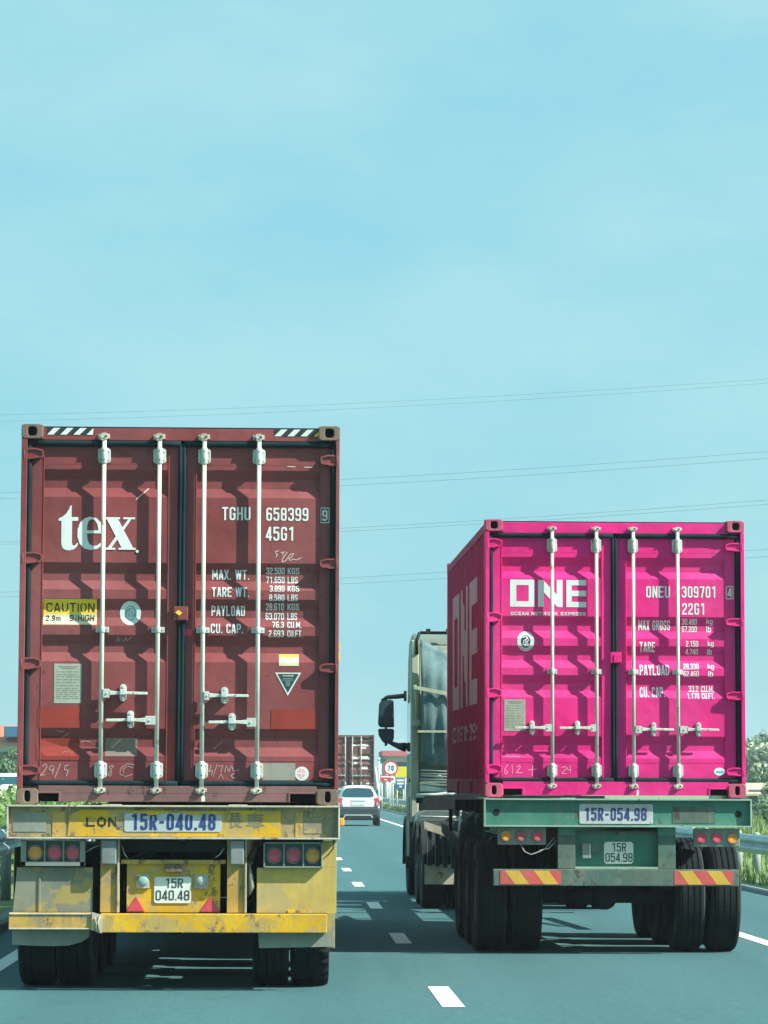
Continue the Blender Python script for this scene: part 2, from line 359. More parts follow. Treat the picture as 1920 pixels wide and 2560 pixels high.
    def build(self, name, parent=None, bevel=0, fix=True):
        me = bpy.data.meshes.new(name); me.from_pydata(self.v, [], self.f)
        for mt in self.mats: me.materials.append(mt)
        me.polygons.foreach_set('material_index', self.mi); me.polygons.foreach_set('use_smooth', self.sm)
        if fix:
            bm = bmesh.new(); bm.from_mesh(me); bmesh.ops.recalc_face_normals(bm, faces=bm.faces); bm.to_mesh(me); bm.free()
        me.update()
        o = bpy.data.objects.new(name, me); COL.objects.link(o)
        if parent: o.parent = parent
        if bevel:
            md = o.modifiers.new('soft_edges', 'BEVEL'); md.width = bevel; md.segments = 2; md.limit_method = 'ANGLE'; md.angle_limit = R(40)
            md.harden_normals = False
        return o

def empty(name, loc, rot=(0, 0, 0)):
    o = bpy.data.objects.new(name, None); COL.objects.link(o); o.location = loc; o.rotation_euler = rot
    o.empty_display_size = .2
    return o
def tag(o, label=None, cat=None, group=None, kind=None):
    for k, v in (('label', label), ('category', cat), ('group', group), ('kind', kind)):
        if v: o[k] = v
    return o
def copy_tree(o, parent=None):
    c = o.copy(); COL.objects.link(c)
    if parent: c.parent = parent
    for ch in list(o.children): copy_tree(ch, c)
    return c
def share(o, name, parent, loc=(0, 0, 0), rot=(0, 0, 0)):
    c = bpy.data.objects.new(name, o.data); COL.objects.link(c); c.parent = parent; c.location = loc; c.rotation_euler = rot
    for md in o.modifiers:
        if md.type == 'BEVEL':
            n = c.modifiers.new('soft_edges', 'BEVEL'); n.width = md.width; n.segments = 2; n.limit_method = 'ANGLE'; n.angle_limit = R(40)
    return c

# flat outlines: text and shapes as 2D meshes in (u, z)
def curve_mesh(cu):
    o = bpy.data.objects.new('outline', cu)
    me = o.to_mesh()
    vs_ = [(v.co.x, v.co.y) for v in me.vertices]; fs = [tuple(p.vertices) for p in me.polygons]
    o.to_mesh_clear(); bpy.data.objects.remove(o)
    return vs_, fs
_text_cache = {}
def text_mesh(s, bold=.02, spacing=1.0):
    key = (s, bold, spacing)
    if key not in _text_cache:
        cu = bpy.data.curves.new('lettering', 'FONT'); cu.body = s; cu.offset = bold; cu.resolution_u = 3; cu.space_character = spacing
        cu.fill_mode = 'FRONT'
        _text_cache[key] = curve_mesh(cu); bpy.data.curves.remove(cu)
    return _text_cache[key]
def fit_text(s, u0, u1, z0, z1, bold=.02, spacing=1.0):
    vv, ff = text_mesh(s, bold, spacing)
    xs = [p[0] for p in vv]; ys = [p[1] for p in vv]
    ax, bx, ay, by = min(xs), max(xs), min(ys), max(ys)
    if z0 > z1: z0, z1 = z1, z0
    return [(u0 + (x - ax) / (bx - ax) * (u1 - u0), z0 + (y - ay) / (by - ay) * (z1 - z0)) for x, y in vv], ff

# condensed stroke lettering of the kind stencilled on containers and pressed into plates
def _glyphs(t, W):
    h = t / 2; L, Rr, B, T = h, W - h, h, 1 - h
    def rr_(x0, x1, y0, y1): return ('c', [(x0, y0), (x1, y0), (x1, y1), (x0, y1)])
    o = lambda *p: ('o', list(p)); s_ = lambda *p: ('s', list(p))
    G = {
        '0': [rr_(L, Rr, B, T)], 'O': [rr_(L, Rr, B, T)],
        '1': [s_((W * .62, 0), (W * .62, 1)), s_((W * .62 - h * .6, .97 - h * .6), (W * .14, .80))],
        '2': [o((L, .70), (L, T), (Rr, T), (Rr, .60), (L, .24), (L, B + .001)), s_((0, B), (W, B))],
        '3': [o((L, .74), (L, T), (Rr, T), (Rr, .53), (W * .35, .53)), o((W * .42, .51), (Rr, .51), (Rr, B), (L, B), (L, .26))],
        '4': [s_((W * .72, 0), (W * .72, 1)), s_((W * .70, .985), (h * .9, .27)), s_((0, .25), (W, .25))],
        '5': [s_((W * .96, T), (L, T), (L, .52)), o((L, .50), (L, .60), (Rr, .60), (Rr, B), (L, B), (L, .26))],
        '6': [rr_(L, Rr, B, .55), o((L, .36), (L, T), (Rr, T), (Rr, .80))],
        '7': [s_((0, T), (W, T)), s_((Rr, 1 - t * .7), (W * .40, 0))],
        '8': [rr_(L, Rr, .5, T), rr_(L, Rr, B, .53)],
        '9': [rr_(L, Rr, .45, T), o((Rr, .64), (Rr, B), (L, B), (L, .20))],
        'A': [s_((h * .7, 0), (W * .5 - h * .3, 1)), s_((W - h * .7, 0), (W * .5 + h * .3, 1)), s_((W * .22, .26), (W * .78, .26))],
        'B': [s_((L, 0), (L, 1)), o((L, T), (Rr, T), (Rr, .53), (L, .53)), o((L, .51), (Rr, .51), (Rr, B), (L, B))],
        'C': [o((Rr, .68), (Rr, T), (L, T), (L, B), (Rr, B), (Rr, .32))],
        'D': [s_((L, 0), (L, 1)), o((L, T), (Rr, T), (Rr, B), (L, B))],
        'E': [s_((L, 0), (L, 1)), s_((L, T), (W, T)), s_((L, B), (W, B)), s_((L, .51), (W * .9, .51))],
        'F': [s_((L, 0), (L, 1)), s_((L, T), (W, T)), s_((L, .51), (W * .88, .51))],
        'G': [o((Rr, .70), (Rr, T), (L, T), (L, B), (Rr, B), (Rr, .46)), s_((W * .52, .47), (W, .47))],
        'H': [s_((L, 0), (L, 1)), s_((Rr, 0), (Rr, 1)), s_((L, .51), (Rr, .51))],
        'I': [s_((h, 0), (h, 1))], 'l': [s_((h, 0), (h, 1))],
        'K': [s_((L, 0), (L, 1)), s_((W - h * .6, 1), (L + h, .40)), s_((W * .42, .56), (W - h * .5, 0))],
        'L': [s_((L, 0), (L, 1)), s_((L, B), (W, B))],
        'M': [s_((L, 0), (L, 1)), s_((W * 1.3 - h, 0), (W * 1.3 - h, 1)), s_((L, .97), (W * .65, .25)), s_((W * 1.3 - h, .97), (W * .65, .25))],
        'N': [s_((L, 0), (L, 1)), s_((Rr, 0), (Rr, 1)), s_((L, .97), (Rr, .03))],
        'P': [s_((L, 0), (L, 1)), o((L, T), (Rr, T), (Rr, .44), (L, .44))],
        'R': [s_((L, 0), (L, 1)), o((L, T), (Rr, T), (Rr, .48), (L, .48)), s_((W * .52, .46), (W - h * .8, 0))],
        'S': [o((Rr, .72), (Rr, T), (L, T), (L, .54), (Rr, .47), (Rr, B), (L, B), (L, .28))],
        'T': [s_((0, T), (W, T)), s_((W / 2, 0), (W / 2, 1 - t))],
        'U': [o((L, 1), (L, B), (Rr, B), (Rr, 1))],
        'W': [s_((h * .7, 1), (W * .38, 0)), s_((W * .70, 1), (W * .38, 0)), s_((W * .70, 1), (W * 1.02, 0)), s_((W * 1.4 - h * .7, 1), (W * 1.02, 0))],
        'X': [s_((h * .7, 0), (W - h * .7, 1)), s_((h * .7, 1), (W - h * .7, 0))],
        'Y': [s_((h * .6, 1), (W / 2, .42)), s_((W - h * .6, 1), (W / 2, .42)), s_((W / 2, 0), (W / 2, .46))],
        '.': [s_((h, 0), (h, t * 1.05))], '-': [s_((W * .08, .48), (W * .72, .48))],
        'k': [s_((L, 0), (L, 1)), s_((W - h, .68), (L + h, .26)), s_((W * .46, .42), (W - h * .4, 0))],
        'b': [s_((L, 0), (L, 1)), rr_(L, Rr, B, .68)],
        'g': [rr_(L, Rr, B, .68), o((Rr, .50), (Rr, -.24), (L, -.24), (L, -.10))],
        'm': [s_((L, 0), (L, .70)), o((L, .3), (L, .70 - h), (W * .75, .70 - h), (W * .75, 0)), o((W * .75, .3), (W * .75, .70 - h), (W * 1.5 - h, .70 - h), (W * 1.5 - h, 0))],
    }
    adv = {'M': 1.3, 'W': 1.4, 'm': 1.5}
    return G, adv
def _round(pts, r, closed):
    out = []; n = len(pts)
    for i, p in enumerate(pts):
        if not closed and i in (0, n - 1): out.append(p); continue
        a = pts[(i - 1) % n]; b = pts[(i + 1) % n]
        da = math.hypot(a[0] - p[0], a[1] - p[1]); db = math.hypot(b[0] - p[0], b[1] - p[1]); q = min(r, da * .5, db * .5)
        if q < 1e-4: out.append(p); continue
        A = (p[0] + (a[0] - p[0]) / da * q, p[1] + (a[1] - p[1]) / da * q); Bp = (p[0] + (b[0] - p[0]) / db * q, p[1] + (b[1] - p[1]) / db * q)
        for k in range(5):
            t = k / 4; out.append(((1 - t) ** 2 * A[0] + 2 * t * (1 - t) * p[0] + t * t * Bp[0], (1 - t) ** 2 * A[1] + 2 * t * (1 - t) * p[1] + t * t * Bp[1]))
    return out
def _ribbon(pts, w, closed):
    n = len(pts); vl = []
    for i, p in enumerate(pts):
        if closed: a, b = pts[i - 1], pts[(i + 1) % n]
        else: a, b = pts[max(0, i - 1)], pts[min(n - 1, i + 1)]
        def nrm(u, v):
            dx, dy = v[0] - u[0], v[1] - u[1]; L = math.hypot(dx, dy) or 1e-9; return (-dy / L, dx / L)
        n1 = nrm(a, p) if (closed or i > 0) else nrm(p, b); n2 = nrm(p, b) if (closed or i < n - 1) else n1
        m = (n1[0] + n2[0], n1[1] + n2[1]); d = m[0] * n1[0] + m[1] * n1[1]
        k = w / 2 / max(.35, d); vl += [(p[0] + m[0] * k, p[1] + m[1] * k), (p[0] - m[0] * k, p[1] - m[1] * k)]
    f = []
    for i in range(n if closed else n - 1):
        j = (i + 1) % n; f.append((2 * i, 2 * i + 1, 2 * j + 1, 2 * j))
    return vl, f
def stroke_text(s, u0, u1, z0, z1, t=.18, W=.46, gap=.11, r=.16):
    """layers of flat meshes (each layer free of overlaps) that fill the box u0..u1, z0..z1"""
    G, adv = _glyphs(t, W); lay = [([], []) for _ in range(4)]; x = 0
    if z0 > z1: z0, z1 = z1, z0
    for ch in s:
        if ch == ' ': x += W * .75; continue
        for i, (kind, pts) in enumerate(G[ch]):
            P = pts if kind == 's' else _round(pts, r, kind == 'c')
            v, f = _ribbon(P, t, kind == 'c'); b = len(lay[i][0])
            lay[i][0].extend([(x + p[0], p[1]) for p in v]); lay[i][1].extend([tuple(q + b for q in g) for g in f])
        x += (t if ch in '.Il' else W * .8 if ch == '-' else W * adv.get(ch, 1)) + gap
    allv = [p for l in lay for p in l[0]]
    ax, bx = min(p[0] for p in allv), max(p[0] for p in allv); ay, by = min(p[1] for p in allv), max(p[1] for p in allv)
    return [([(u0 + (p[0] - ax) / (bx - ax) * (u1 - u0), z0 + (p[1] - ay) / (by - ay) * (z1 - z0)) for p in l[0]], l[1]) for l in lay if l[0]]
def outline_mesh(polys):
    cu = bpy.data.curves.new('outline', 'CURVE'); cu.dimensions = '2D'; cu.fill_mode = 'FRONT'
    for pts in polys:
        sp = cu.splines.new('POLY'); sp.points.add(len(pts) - 1); sp.use_cyclic_u = True
        for p, q in zip(sp.points, pts): p.co = (q[0], q[1], 0, 1)
    r = curve_mesh(cu); bpy.data.curves.remove(cu)
    return r
def oval(cx, cz, rx, rz, n=36):
    return [(cx + rx * math.cos(2 * math.pi * k / n), cz + rz * math.sin(2 * math.pi * k / n)) for k in range(n)]
def rect(u0, u1, z0, z1): return [(u0, z0), (u1, z0), (u1, z1), (u0, z1)]
def stroke(pts, w):
    """polyline (u,z) to quads"""
    v, f = [], []
    for a, b in zip(pts, pts[1:]):
        dx, dz = b[0] - a[0], b[1] - a[1]; L = math.hypot(dx, dz) or 1e-6
        nx, nz = -dz / L * w / 2, dx / L * w / 2
        k = len(v); v += [(a[0] + nx, a[1] + nz), (a[0] - nx, a[1] - nz), (b[0] - nx, b[1] - nz), (b[0] + nx, b[1] + nz)]
        f.append((k, k + 1, k + 2, k + 3))
    return v, f
def conform(mb, vf, mat, breaks, depth, off):
    """lay a flat (u,z) mesh on the corrugated face y = depth(u,z), cut at the folds"""
    vv, ff = vf
    bm = bmesh.new()
    bv = [bm.verts.new((p[0], 0, p[1])) for p in vv]
    for f in ff:
        try: bm.faces.new([bv[i] for i in f])
        except ValueError: pass
    zs = [p[1] for p in vv]
    for z in breaks:
        if min(zs) < z < max(zs):
            bmesh.ops.bisect_plane(bm, geom=bm.verts[:] + bm.edges[:] + bm.faces[:], dist=1e-6, plane_co=(0, 0, z), plane_no=(0, 0, 1))
    bmesh.ops.recalc_face_normals(bm, faces=bm.faces)
    bm.verts.index_update()
    vs3 = [(v.co.x, depth(v.co.x, v.co.z) - off, v.co.z) for v in bm.verts]
    fs = []
    for f in bm.faces:
        ids = [v.index for v in f.verts]
        fs.append(ids if f.normal.y < 0 else ids[::-1])
    bm.free()
    mb.add_mesh(vs3, fs, mat)

# ------------------------------------------------------------------ shipping containers
DOOR_Y = .065; DEEP = .036
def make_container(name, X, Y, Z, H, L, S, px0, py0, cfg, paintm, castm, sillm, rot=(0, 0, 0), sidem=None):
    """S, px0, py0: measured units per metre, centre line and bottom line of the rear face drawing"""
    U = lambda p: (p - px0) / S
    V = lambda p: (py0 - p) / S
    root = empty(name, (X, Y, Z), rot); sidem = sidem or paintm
    HW = 1.219
    # corner castings
    cz0, cz1 = V(cfg['cast_bot']), V(cfg['cast_top'])
    cw = .165
    for ys, yn in ((0, .178), (L - .178, L)):
        for sx in (-1, 1):
            for za, zb, top in ((0, cz0, False), (cz1, H, True)):
                mb = MB(); x0, x1 = (-HW, -HW + cw) if sx < 0 else (HW - cw, HW)
                hx = (x0 + x1) / 2 + sx * .0; hz = (za + zb) / 2
                rx, rz = (.034, .036) if top else (.022, .042)
                n = 20; hole = []
                for k in range(n):
                    an = 2 * math.pi * k / n; c, s = math.cos(an), math.sin(an)
                    e = .62
                    hole.append((hx + rx * math.copysign(abs(c) ** e, c), hz + rz * math.copysign(abs(s) ** e, s)))
                # ring face around the aperture, rear side only
                if ys == 0:
                    out = []
                    for k in range(n):
                        an = 2 * math.pi * k / n; c, s = math.cos(an), math.sin(an)
                        q = max(abs(c), abs(s)); out.append(((x0 + x1) / 2 + c / q * (x1 - x0) / 2, hz + s / q * (zb - za) / 2))
                    b = len(mb.v)
                    mb.v += [(p[0], 0, p[1]) for p in out] + [(p[0], 0, p[1]) for p in hole] + [(p[0], .03, p[1]) for p in hole] + [(p[0], .03, p[1]) for p in out]
                    for k in range(n):
                        j = (k + 1) % n
                        mb.face((b + k, b + j, b + n + j, b + n + k), castm); mb.face((b + n + k, b + n + j, b + 2 * n + j, b + 2 * n + k), castm)
                        mb.face((b + k, b + j, b + 3 * n + j, b + 3 * n + k), castm)
                    mb.box(x0 + .001, x1 - .001, .05, yn, za + .001, zb - .001, DARKHOLE)
                    mb.box(x0, x0 + .02, .03, yn, za, zb, castm); mb.box(x1 - .02, x1, .03, yn, za, zb, castm)
                    mb.box(x0 + .02, x1 - .02, .03, yn, za, za + .012, castm); mb.box(x0 + .02, x1 - .02, .03, yn, zb - .012, zb, castm)
                else:
                    mb.box(x0, x1, ys, yn, za, zb, castm)
                mb.build('corner_casting', root, bevel=.006)
    # posts, header, sill, rails
    zt = H - .012; hb = V(cfg['head_bot']); st = V(cfg['sill_top'])
    for sx in (-1, 1):
        mb = MB()
        gx = cfg['post'][0 if sx < 0 else 1]
        mb.box(sx * HW * .998, U(gx), .004, .05, cz0, cz1, paintm)
        mb.box(sx * HW * .998, sx * (HW - .045), .05, .16, cz0, cz1, paintm)
        mb.build('corner_post', root, bevel=.003)
        MB().box(sx * HW * .998, sx * (HW - .06), L - .12, L - .004, .1, H - .1, paintm).build('corner_post', root)
    mb = MB(); mb.box(-HW + cw, HW - cw, .04, .15, hb, zt - .012, paintm); mb.box(-HW + cw - .03, HW - cw + .03, .05, .2, zt - .012, zt, GASKET)  # black top lip paints in the shadow line along the roof edge
    mb.box(-HW + .03, HW - .03, .05, .15, hb, cz1, paintm)
    mb.build('header', root, bevel=.004)
    mb = MB(); pk = cfg['pocket']
    a0, a1, a2, a3 = [U(p) for p in pk[:4]]; pz = V(pk[4])
    sb = .02
    mb.box(-HW + cw, HW - cw, .02, .16, pz, st, sillm); mb.box(a1, a2, .02, .16, sb, pz, sillm)
    mb.box(-HW + cw, a0, .02, .16, sb, pz, sillm); mb.box(a3, HW - cw, .02, .16, sb, pz, sillm)
    mb.box(a0, a1, .15, .16, sb, pz, DARKHOLE); mb.box(a2, a3, .15, .16, sb, pz, DARKHOLE)
    mb.box(-HW + .03, HW - .03, .045, .16, cz0, st, sillm)
    for q0, q1 in ((a0, a1), (a2, a3)):       # rim of the fork pocket
        mb.box(q0 - .012, q0, .012, .03, sb, pz, sillm); mb.box(q1, q1 + .012, .012, .03, sb, pz, sillm)
        mb.box(q0 - .012, q1 + .012, .012, .03, pz, pz + .012, sillm)
    mb.build('sill', root, bevel=.003)
    # sides, roof, front, floor
    pitch = .274; nP = int((L - .3) / pitch); y0 = (L - nP * pitch) / 2
    z0s, z1s = .16, H - .11
    def sideprof(inv=False):
        pts = [(.10, 0)]
        for k in range(nP):
            b = y0 + k * pitch
            pts += [(b, 0), (b + .068, .036), (b + .138, .036), (b + .204, 0)]
        pts.append((L - .08, 0))
        return pts
    SP = sideprof()
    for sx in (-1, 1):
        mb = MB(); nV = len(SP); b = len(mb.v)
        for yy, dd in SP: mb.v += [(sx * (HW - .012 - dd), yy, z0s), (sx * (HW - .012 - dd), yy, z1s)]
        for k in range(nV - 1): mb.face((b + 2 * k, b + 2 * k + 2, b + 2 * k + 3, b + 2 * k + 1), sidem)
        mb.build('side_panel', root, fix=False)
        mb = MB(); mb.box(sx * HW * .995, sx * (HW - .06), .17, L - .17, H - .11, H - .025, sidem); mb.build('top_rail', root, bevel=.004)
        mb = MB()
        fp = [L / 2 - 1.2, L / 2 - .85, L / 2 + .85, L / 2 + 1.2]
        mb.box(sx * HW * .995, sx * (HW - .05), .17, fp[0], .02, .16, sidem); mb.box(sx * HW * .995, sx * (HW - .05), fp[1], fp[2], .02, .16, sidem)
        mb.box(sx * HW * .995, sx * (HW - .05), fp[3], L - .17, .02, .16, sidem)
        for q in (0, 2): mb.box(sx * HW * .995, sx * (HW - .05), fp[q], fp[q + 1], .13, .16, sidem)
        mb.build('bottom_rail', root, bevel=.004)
    mb = MB(); b = 0; nR = int((L - .4) / .21)
    for k in range(nR):
        y = .2 + k * .21
        mb.box(-HW + .055, HW - .055, y, y + .12, H - .05, H - .03, paintm)
    mb.box(-HW + .055, HW - .055, .15, L - .1, H - .06, H - .049, paintm); mb.build('roof', root)
    mb = MB(); mb.box(-HW + .06, HW - .06, L - .05, L - .02, .15, H - .06, paintm)
    for k in range(9): mb.box(-HW + .12 + k * .25, -HW + .24 + k * .25, L - .02, L - .006, .2, H - .1, paintm)
    mb.build('front_panel', root)
    MB().box(-HW + .05, HW - .05, .12, L - .05, .12, .155, sillm).build('floor', root)
    # doors
    zb_all = [(V(z), d) for z, d in cfg['folds']]           # from top to bottom
    breaks = [z for z, d in zb_all]
    dz0, dz1 = V(cfg['door_z'][1]), V(cfg['door_z'][0])
    doors = []
    for di, (s0, p0, p1, s1) in enumerate(cfg['stiles']):
        s0, p0, p1, s1 = U(s0), U(p0), U(p1), U(s1)
        mb = MB()
        mb.box(s0, p0, DOOR_Y, DOOR_Y + .06, dz0, dz1, paintm); mb.box(p1, s1, DOOR_Y, DOOR_Y + .06, dz0, dz1, paintm)
        mb.box(p0, p1, DOOR_Y + .002, DOOR_Y + .06, zb_all[0][0], dz1, paintm); mb.box(p0, p1, DOOR_Y + .002, DOOR_Y + .06, dz0, zb_all[-1][0], paintm)
        # weld lips beside the panel
        mb.box(p0 - .006, p0 + .003, DOOR_Y - .004, DOOR_Y, dz0, dz1, paintm); mb.box(p1 - .003, p1 + .006, DOOR_Y - .004, DOOR_Y, dz0, dz1, paintm)
        door = mb.build('door', root, bevel=.003)
        if di == 0: tag(door, cfg.get('door_labels', (None, None))[0])
        else: tag(door, cfg.get('door_labels', (None, None))[1])
        doors.append(door)
        mb = MB(); b = 0
        for (z, d), (z2, d2) in zip(zb_all, zb_all[1:]):
            mb.poly([(p0 - .001, DOOR_Y + d * DEEP, z), (p1 + .001, DOOR_Y + d * DEEP, z), (p1 + .001, DOOR_Y + d2 * DEEP, z2), (p0 - .001, DOOR_Y + d2 * DEEP, z2)], paintm)
        mb.build('corrugated_panel', door)
        # rubber gasket round the door
        g = .0235; mb = MB()
        ga, gb = (U(cfg['post'][0]) + .016, s1 + .018) if di == 0 else (s0 - .016, U(cfg['post'][1]) - .018)
        gz0, gz1 = V(cfg['gasket_z'][1]), V(cfg['gasket_z'][0])
        gy = DOOR_Y - .018
        rect_path = [(ga, gy, gz0), (ga, gy, gz1), (gb, gy, gz1), (gb, gy, gz0)]
        for q, (A, B) in enumerate(zip(rect_path, rect_path[1:] + rect_path[:1])):
            A, B = Vector(A), Vector(B); nseg = 9
            if di == 1 and q == 0: pass
            pth = [A.lerp(B, t / nseg) + Vector((random.uniform(-.0015, .0015), random.uniform(-.003, .001), random.uniform(-.0015, .0015))) for t in range(nseg + 1)]
            gq = g * .62 if (di, q) in ((0, 2), (1, 0)) else g
            mb.tube(pth, [gq * random.uniform(.93, 1.07) for _ in pth], GASKET, n=8)
        mb.box(min(ga, s0) - .012, max(gb, s1) + .012, DOOR_Y + .061, DOOR_Y + .066, gz0, gz1, DARKHOLE)
        mb.build('gasket', door)
        # hinges
        for py_a, py_b in cfg['hinges'][di]:
            za, zb = V(py_b), V(py_a); mb = MB()
            xo = -HW + .012 if di == 0 else HW - .012
            xi = (p0 - .008) if di == 0 else (p1 + .008)
            s = 1 if di == 0 else -1
            h = zb - za
            out = [(xo, za + h * .06), (xo, zb), (xi - s * .05, zb + h * .05), (xi, zb - h * .15), (xi, za + h * .30), (xi - s * .03, za + h * .16), (xo + s * .06, za)]
            mb.prism(out, 'y', .021, DOOR_Y - .004, paintm)
            for P_, Q_ in zip(out[1:5], out[2:6]):
                dx, dz = Q_[0] - P_[0], Q_[1] - P_[1]; LL = math.hypot(dx, dz); nx, nz = -dz / LL * .007, dx / LL * .007
                mb.prism([(P_[0] + nx, P_[1] + nz), (P_[0] - nx, P_[1] - nz), (Q_[0] - nx, Q_[1] - nz), (Q_[0] + nx, Q_[1] + nz)], 'y', .009, .0205, paintm)
            mb.prism([(xo, za + h * .06), (xo, za + h * .20), (xi - s * .03, za + h * .28), (xi - s * .03, za + h * .14), (xo + s * .06, za)], 'y', .0095, .0206, paintm)
            mb.tube([(xo + s * .010, .012, za), (xo + s * .010, .012, zb)], .011, paintm, n=10)
            mb.build('hinge', door, bevel=.002)
    def depth(u, z):
        for (s0, p0, p1, s1) in cfg['stiles']:
            if U(p0) <= u <= U(p1):
                if z >= breaks[0] or z <= breaks[-1]: return DOOR_Y + .002
                for (za, da), (zb, db) in zip(zb_all, zb_all[1:]):
                    if zb <= z <= za:
                        t = (za - z) / max(1e-9, za - zb); return DOOR_Y + (da + (db - da) * t) * DEEP
        return DOOR_Y
    # decals
    for name_, layers, lab in cfg.get('decals', lambda *a: [])(U, V):
        layers = [q for e in layers for q in (e if isinstance(e, list) else [e])]
        mb = MB(); us = []
        for i, (vf, mat) in enumerate(layers):
            conform(mb, vf, mat, breaks, cfg['flat'] if name_ == 'stripe_marking' else depth, .0022 + .0005 * i)
            us += [p[0] for p in vf[0]]
        if name_ == 'stripe_marking': par = root
        else: par = doors[0] if sum(us) / len(us) < 0 else doors[1]
        o = mb.build(name_, par, fix=False)
        if lab: o['label'] = lab
    # locking bars
    for bi, bar in enumerate(cfg['bars']):
        u = U(bar['x']); by = .016; r = .0168
        zt_, zb_ = V(cfg['bar_z'][0]), V(cfg['bar_z'][1])
        lean = bar.get('lean', 0)
        mb = MB(); mb.tube([(u, by, zb_), (u, by, zt_)], r, GALV, n=14)
        lb = mb.build('locking_bar', root)
        for k, (pa, pb, w, kind) in enumerate(cfg['brackets']):
            za, zb = V(pb), V(pa); mb = MB()
            if kind == 'long':
                mb.tube([(u, by, za - .012), (u, by, za), (u, by, zb), (u, by, zb + .01)], [r + .003, r + .0085, r + .0085, r + .003], GALV2, n=14)
                c = .012
                out = [(u - w, za + c), (u - w + c, za), (u + w - c, za), (u + w, za + c), (u + w, zb - c), (u + w - c, zb), (u - w + c, zb), (u - w, zb - c)]
                mb.prism(out, 'y', by + .014, DOOR_Y - .001, GALV2)
                for sx in (-1, 1):
                    for zz in (za + .022, zb - .022):
                        mb.lathe([(.006, 0), (.0075, .006)], (u + sx * (w - .013), by + .007, zz), 'y', GALVCAM, n=8)
                mb.lathe([(.005, 0), (.006, .004)], (u, by - r - .012, zb - .02), 'y', DARKHOLE, n=8)
                mb.lathe([(.005, 0), (.006, .004)], (u, by - r - .012, za + .02), 'y', DARKHOLE, n=8)
            else:
                mb.box(u - w, u + w, by + .012, DOOR_Y - .001, za, zb, GALV2)
                mb.tube([(u, by, za - .001), (u, by, zb + .001)], r + .006, GALV2, n=14)
                for sx in (-1, 1): mb.lathe([(.006, 0), (.007, .006)], (u + sx * (w - .014), by + .005, (za + zb) / 2), 'y', GALVCAM, n=8)
            mb.build('bar_bracket', lb, bevel=.002)
        for top, (pa, pb) in ((True, cfg['cams'][0]), (False, cfg['cams'][1])):
            za, zb = V(pb), V(pa); mb = MB(); zc = (za + zb) / 2; h = zb - za
            mb.tube([(u, by, zc), (u, by, zb_ - .0 if not top else zt_)], r * .92, GALV2, n=10)
            mb.prism([(u - .026, zc - h * .5), (u + .020, zc - h * .42), (u + .030, zc + h * .1), (u + .012, zc + h * .5), (u - .022, zc + h * .42), (u - .034, zc)], 'y', by - .020, by + .022, GALVCAM)
            mb.box(u - .046, u - .022, by - .008, by + .03, zc - h * .34, zc + h * .30, GALVCAM); mb.box(u + .018, u + .040, by - .006, by + .03, zc - h * .24, zc + h * .36, GALVCAM)
            mb.lathe([(.007, 0), (.008, .006)], (u + .014, by - .028, zc + .002), 'y', DARKHOLE, n=8)
            mb.lathe([(.006, 0), (.008, .006)], (u - .016, by - .028, zc - .006), 'y', GALV2, n=8)
            mb.build('cam', lb, bevel=.003)
        hd = bar['handle']; s = hd['dir']; zc = V(hd['y']); mb = MB()
        ue = U(hd['end']); hx0, hx1 = u + s * .012, U(hd['hub'])
        mb.box(hx0, hx1, by - .026, by + .016, zc - .035, zc + .032, GALV2)
        mb.lathe([(.007, 0), (.009, .006)], ((hx0 + hx1) / 2 + s * .006, by - .033, zc - .002), 'y', GALVCAM, n=10)
        hy = by - .02
        mb.prism([(hx1, zc - .016), (hx1, zc + .02), (hx1 + s * .045, zc + .014), (ue - s * .10, zc + .012), (ue, zc + .009), (ue + s * .006, zc), (ue, zc - .011), (ue - s * .10, zc - .011), (ue - s * .16, zc - .006), (hx1 + s * .05, zc - .012)], 'y', hy - .008, hy + .006, GALV)
        mb.box(ue - s * .10, ue, hy - .014, hy - .008, zc - .011, zc + .010, GALV)
        mb.build('handle', lb, bevel=.003)
        ra, rb = U(hd['ret'][0]), U(hd['ret'][1]); rc = (ra + rb) / 2; rw = (rb - ra) / 2; za, zb = V(hd['ret'][3]), V(hd['ret'][2])
        mb = MB()
        cap = [(rc + rw * math.cos(R(a)), zb - rw + rw * math.sin(R(a))) for a in range(0, 181, 30)] + [(rc + rw * math.cos(R(a)), za + rw + rw * math.sin(R(a))) for a in range(180, 361, 30)]
        mb.prism(cap, 'y', hy + .010, DOOR_Y - .001, GALV2)
        mb.box(rc - rw * .9, rc + rw * .7, hy - .022, hy - .008, zc - .012, zc + .03, GALV2)
        mb.lathe([(.010, 0), (.012, .008)], (rc, hy + .001, zb - rw), 'y', GALVCAM if s > 0 else GALV2, n=10)
        mb.lathe([(.010, 0), (.011, .006)], (rc, hy + .004, za + rw), 'y', GALVCAM, n=10)
        mb.build('handle_retainer', lb, bevel=.003)
    # overlap latch in the middle
    c = cfg['latch']
    mb = MB(); mb.box(U(c[0]), U(c[1]), .02, DOOR_Y - .003, V(c[3]), V(c[2]), paintm)
    mb.box(U(c[0]) + .03, U(c[1]) - .002, .012, .02, V(c[3]) + .004, V(c[2]) - .02, paintm)
    mb.build('door_overlap_latch', root, bevel=.004)
    return root, doors, U, V, depth

def txt(U, V, s, a, b, t, bt, mat, bold=.135, W_=.44, gap=.11, r=.13):
    return [(vf, mat) for vf in stroke_text(s, U(a), U(b), V(bt), V(t), bold, W_, gap, r)]

def chalk(U, V, lines, mat, w=.006):
    vs_, fs_ = [], []
    for ln in lines:
        v, f = stroke([(U(p[0]), V(p[1])) for p in ln], w)
        k = len(vs_); vs_ += v; fs_ += [tuple(i + k for i in q) for q in f]
    return [((vs_, fs_), mat)]

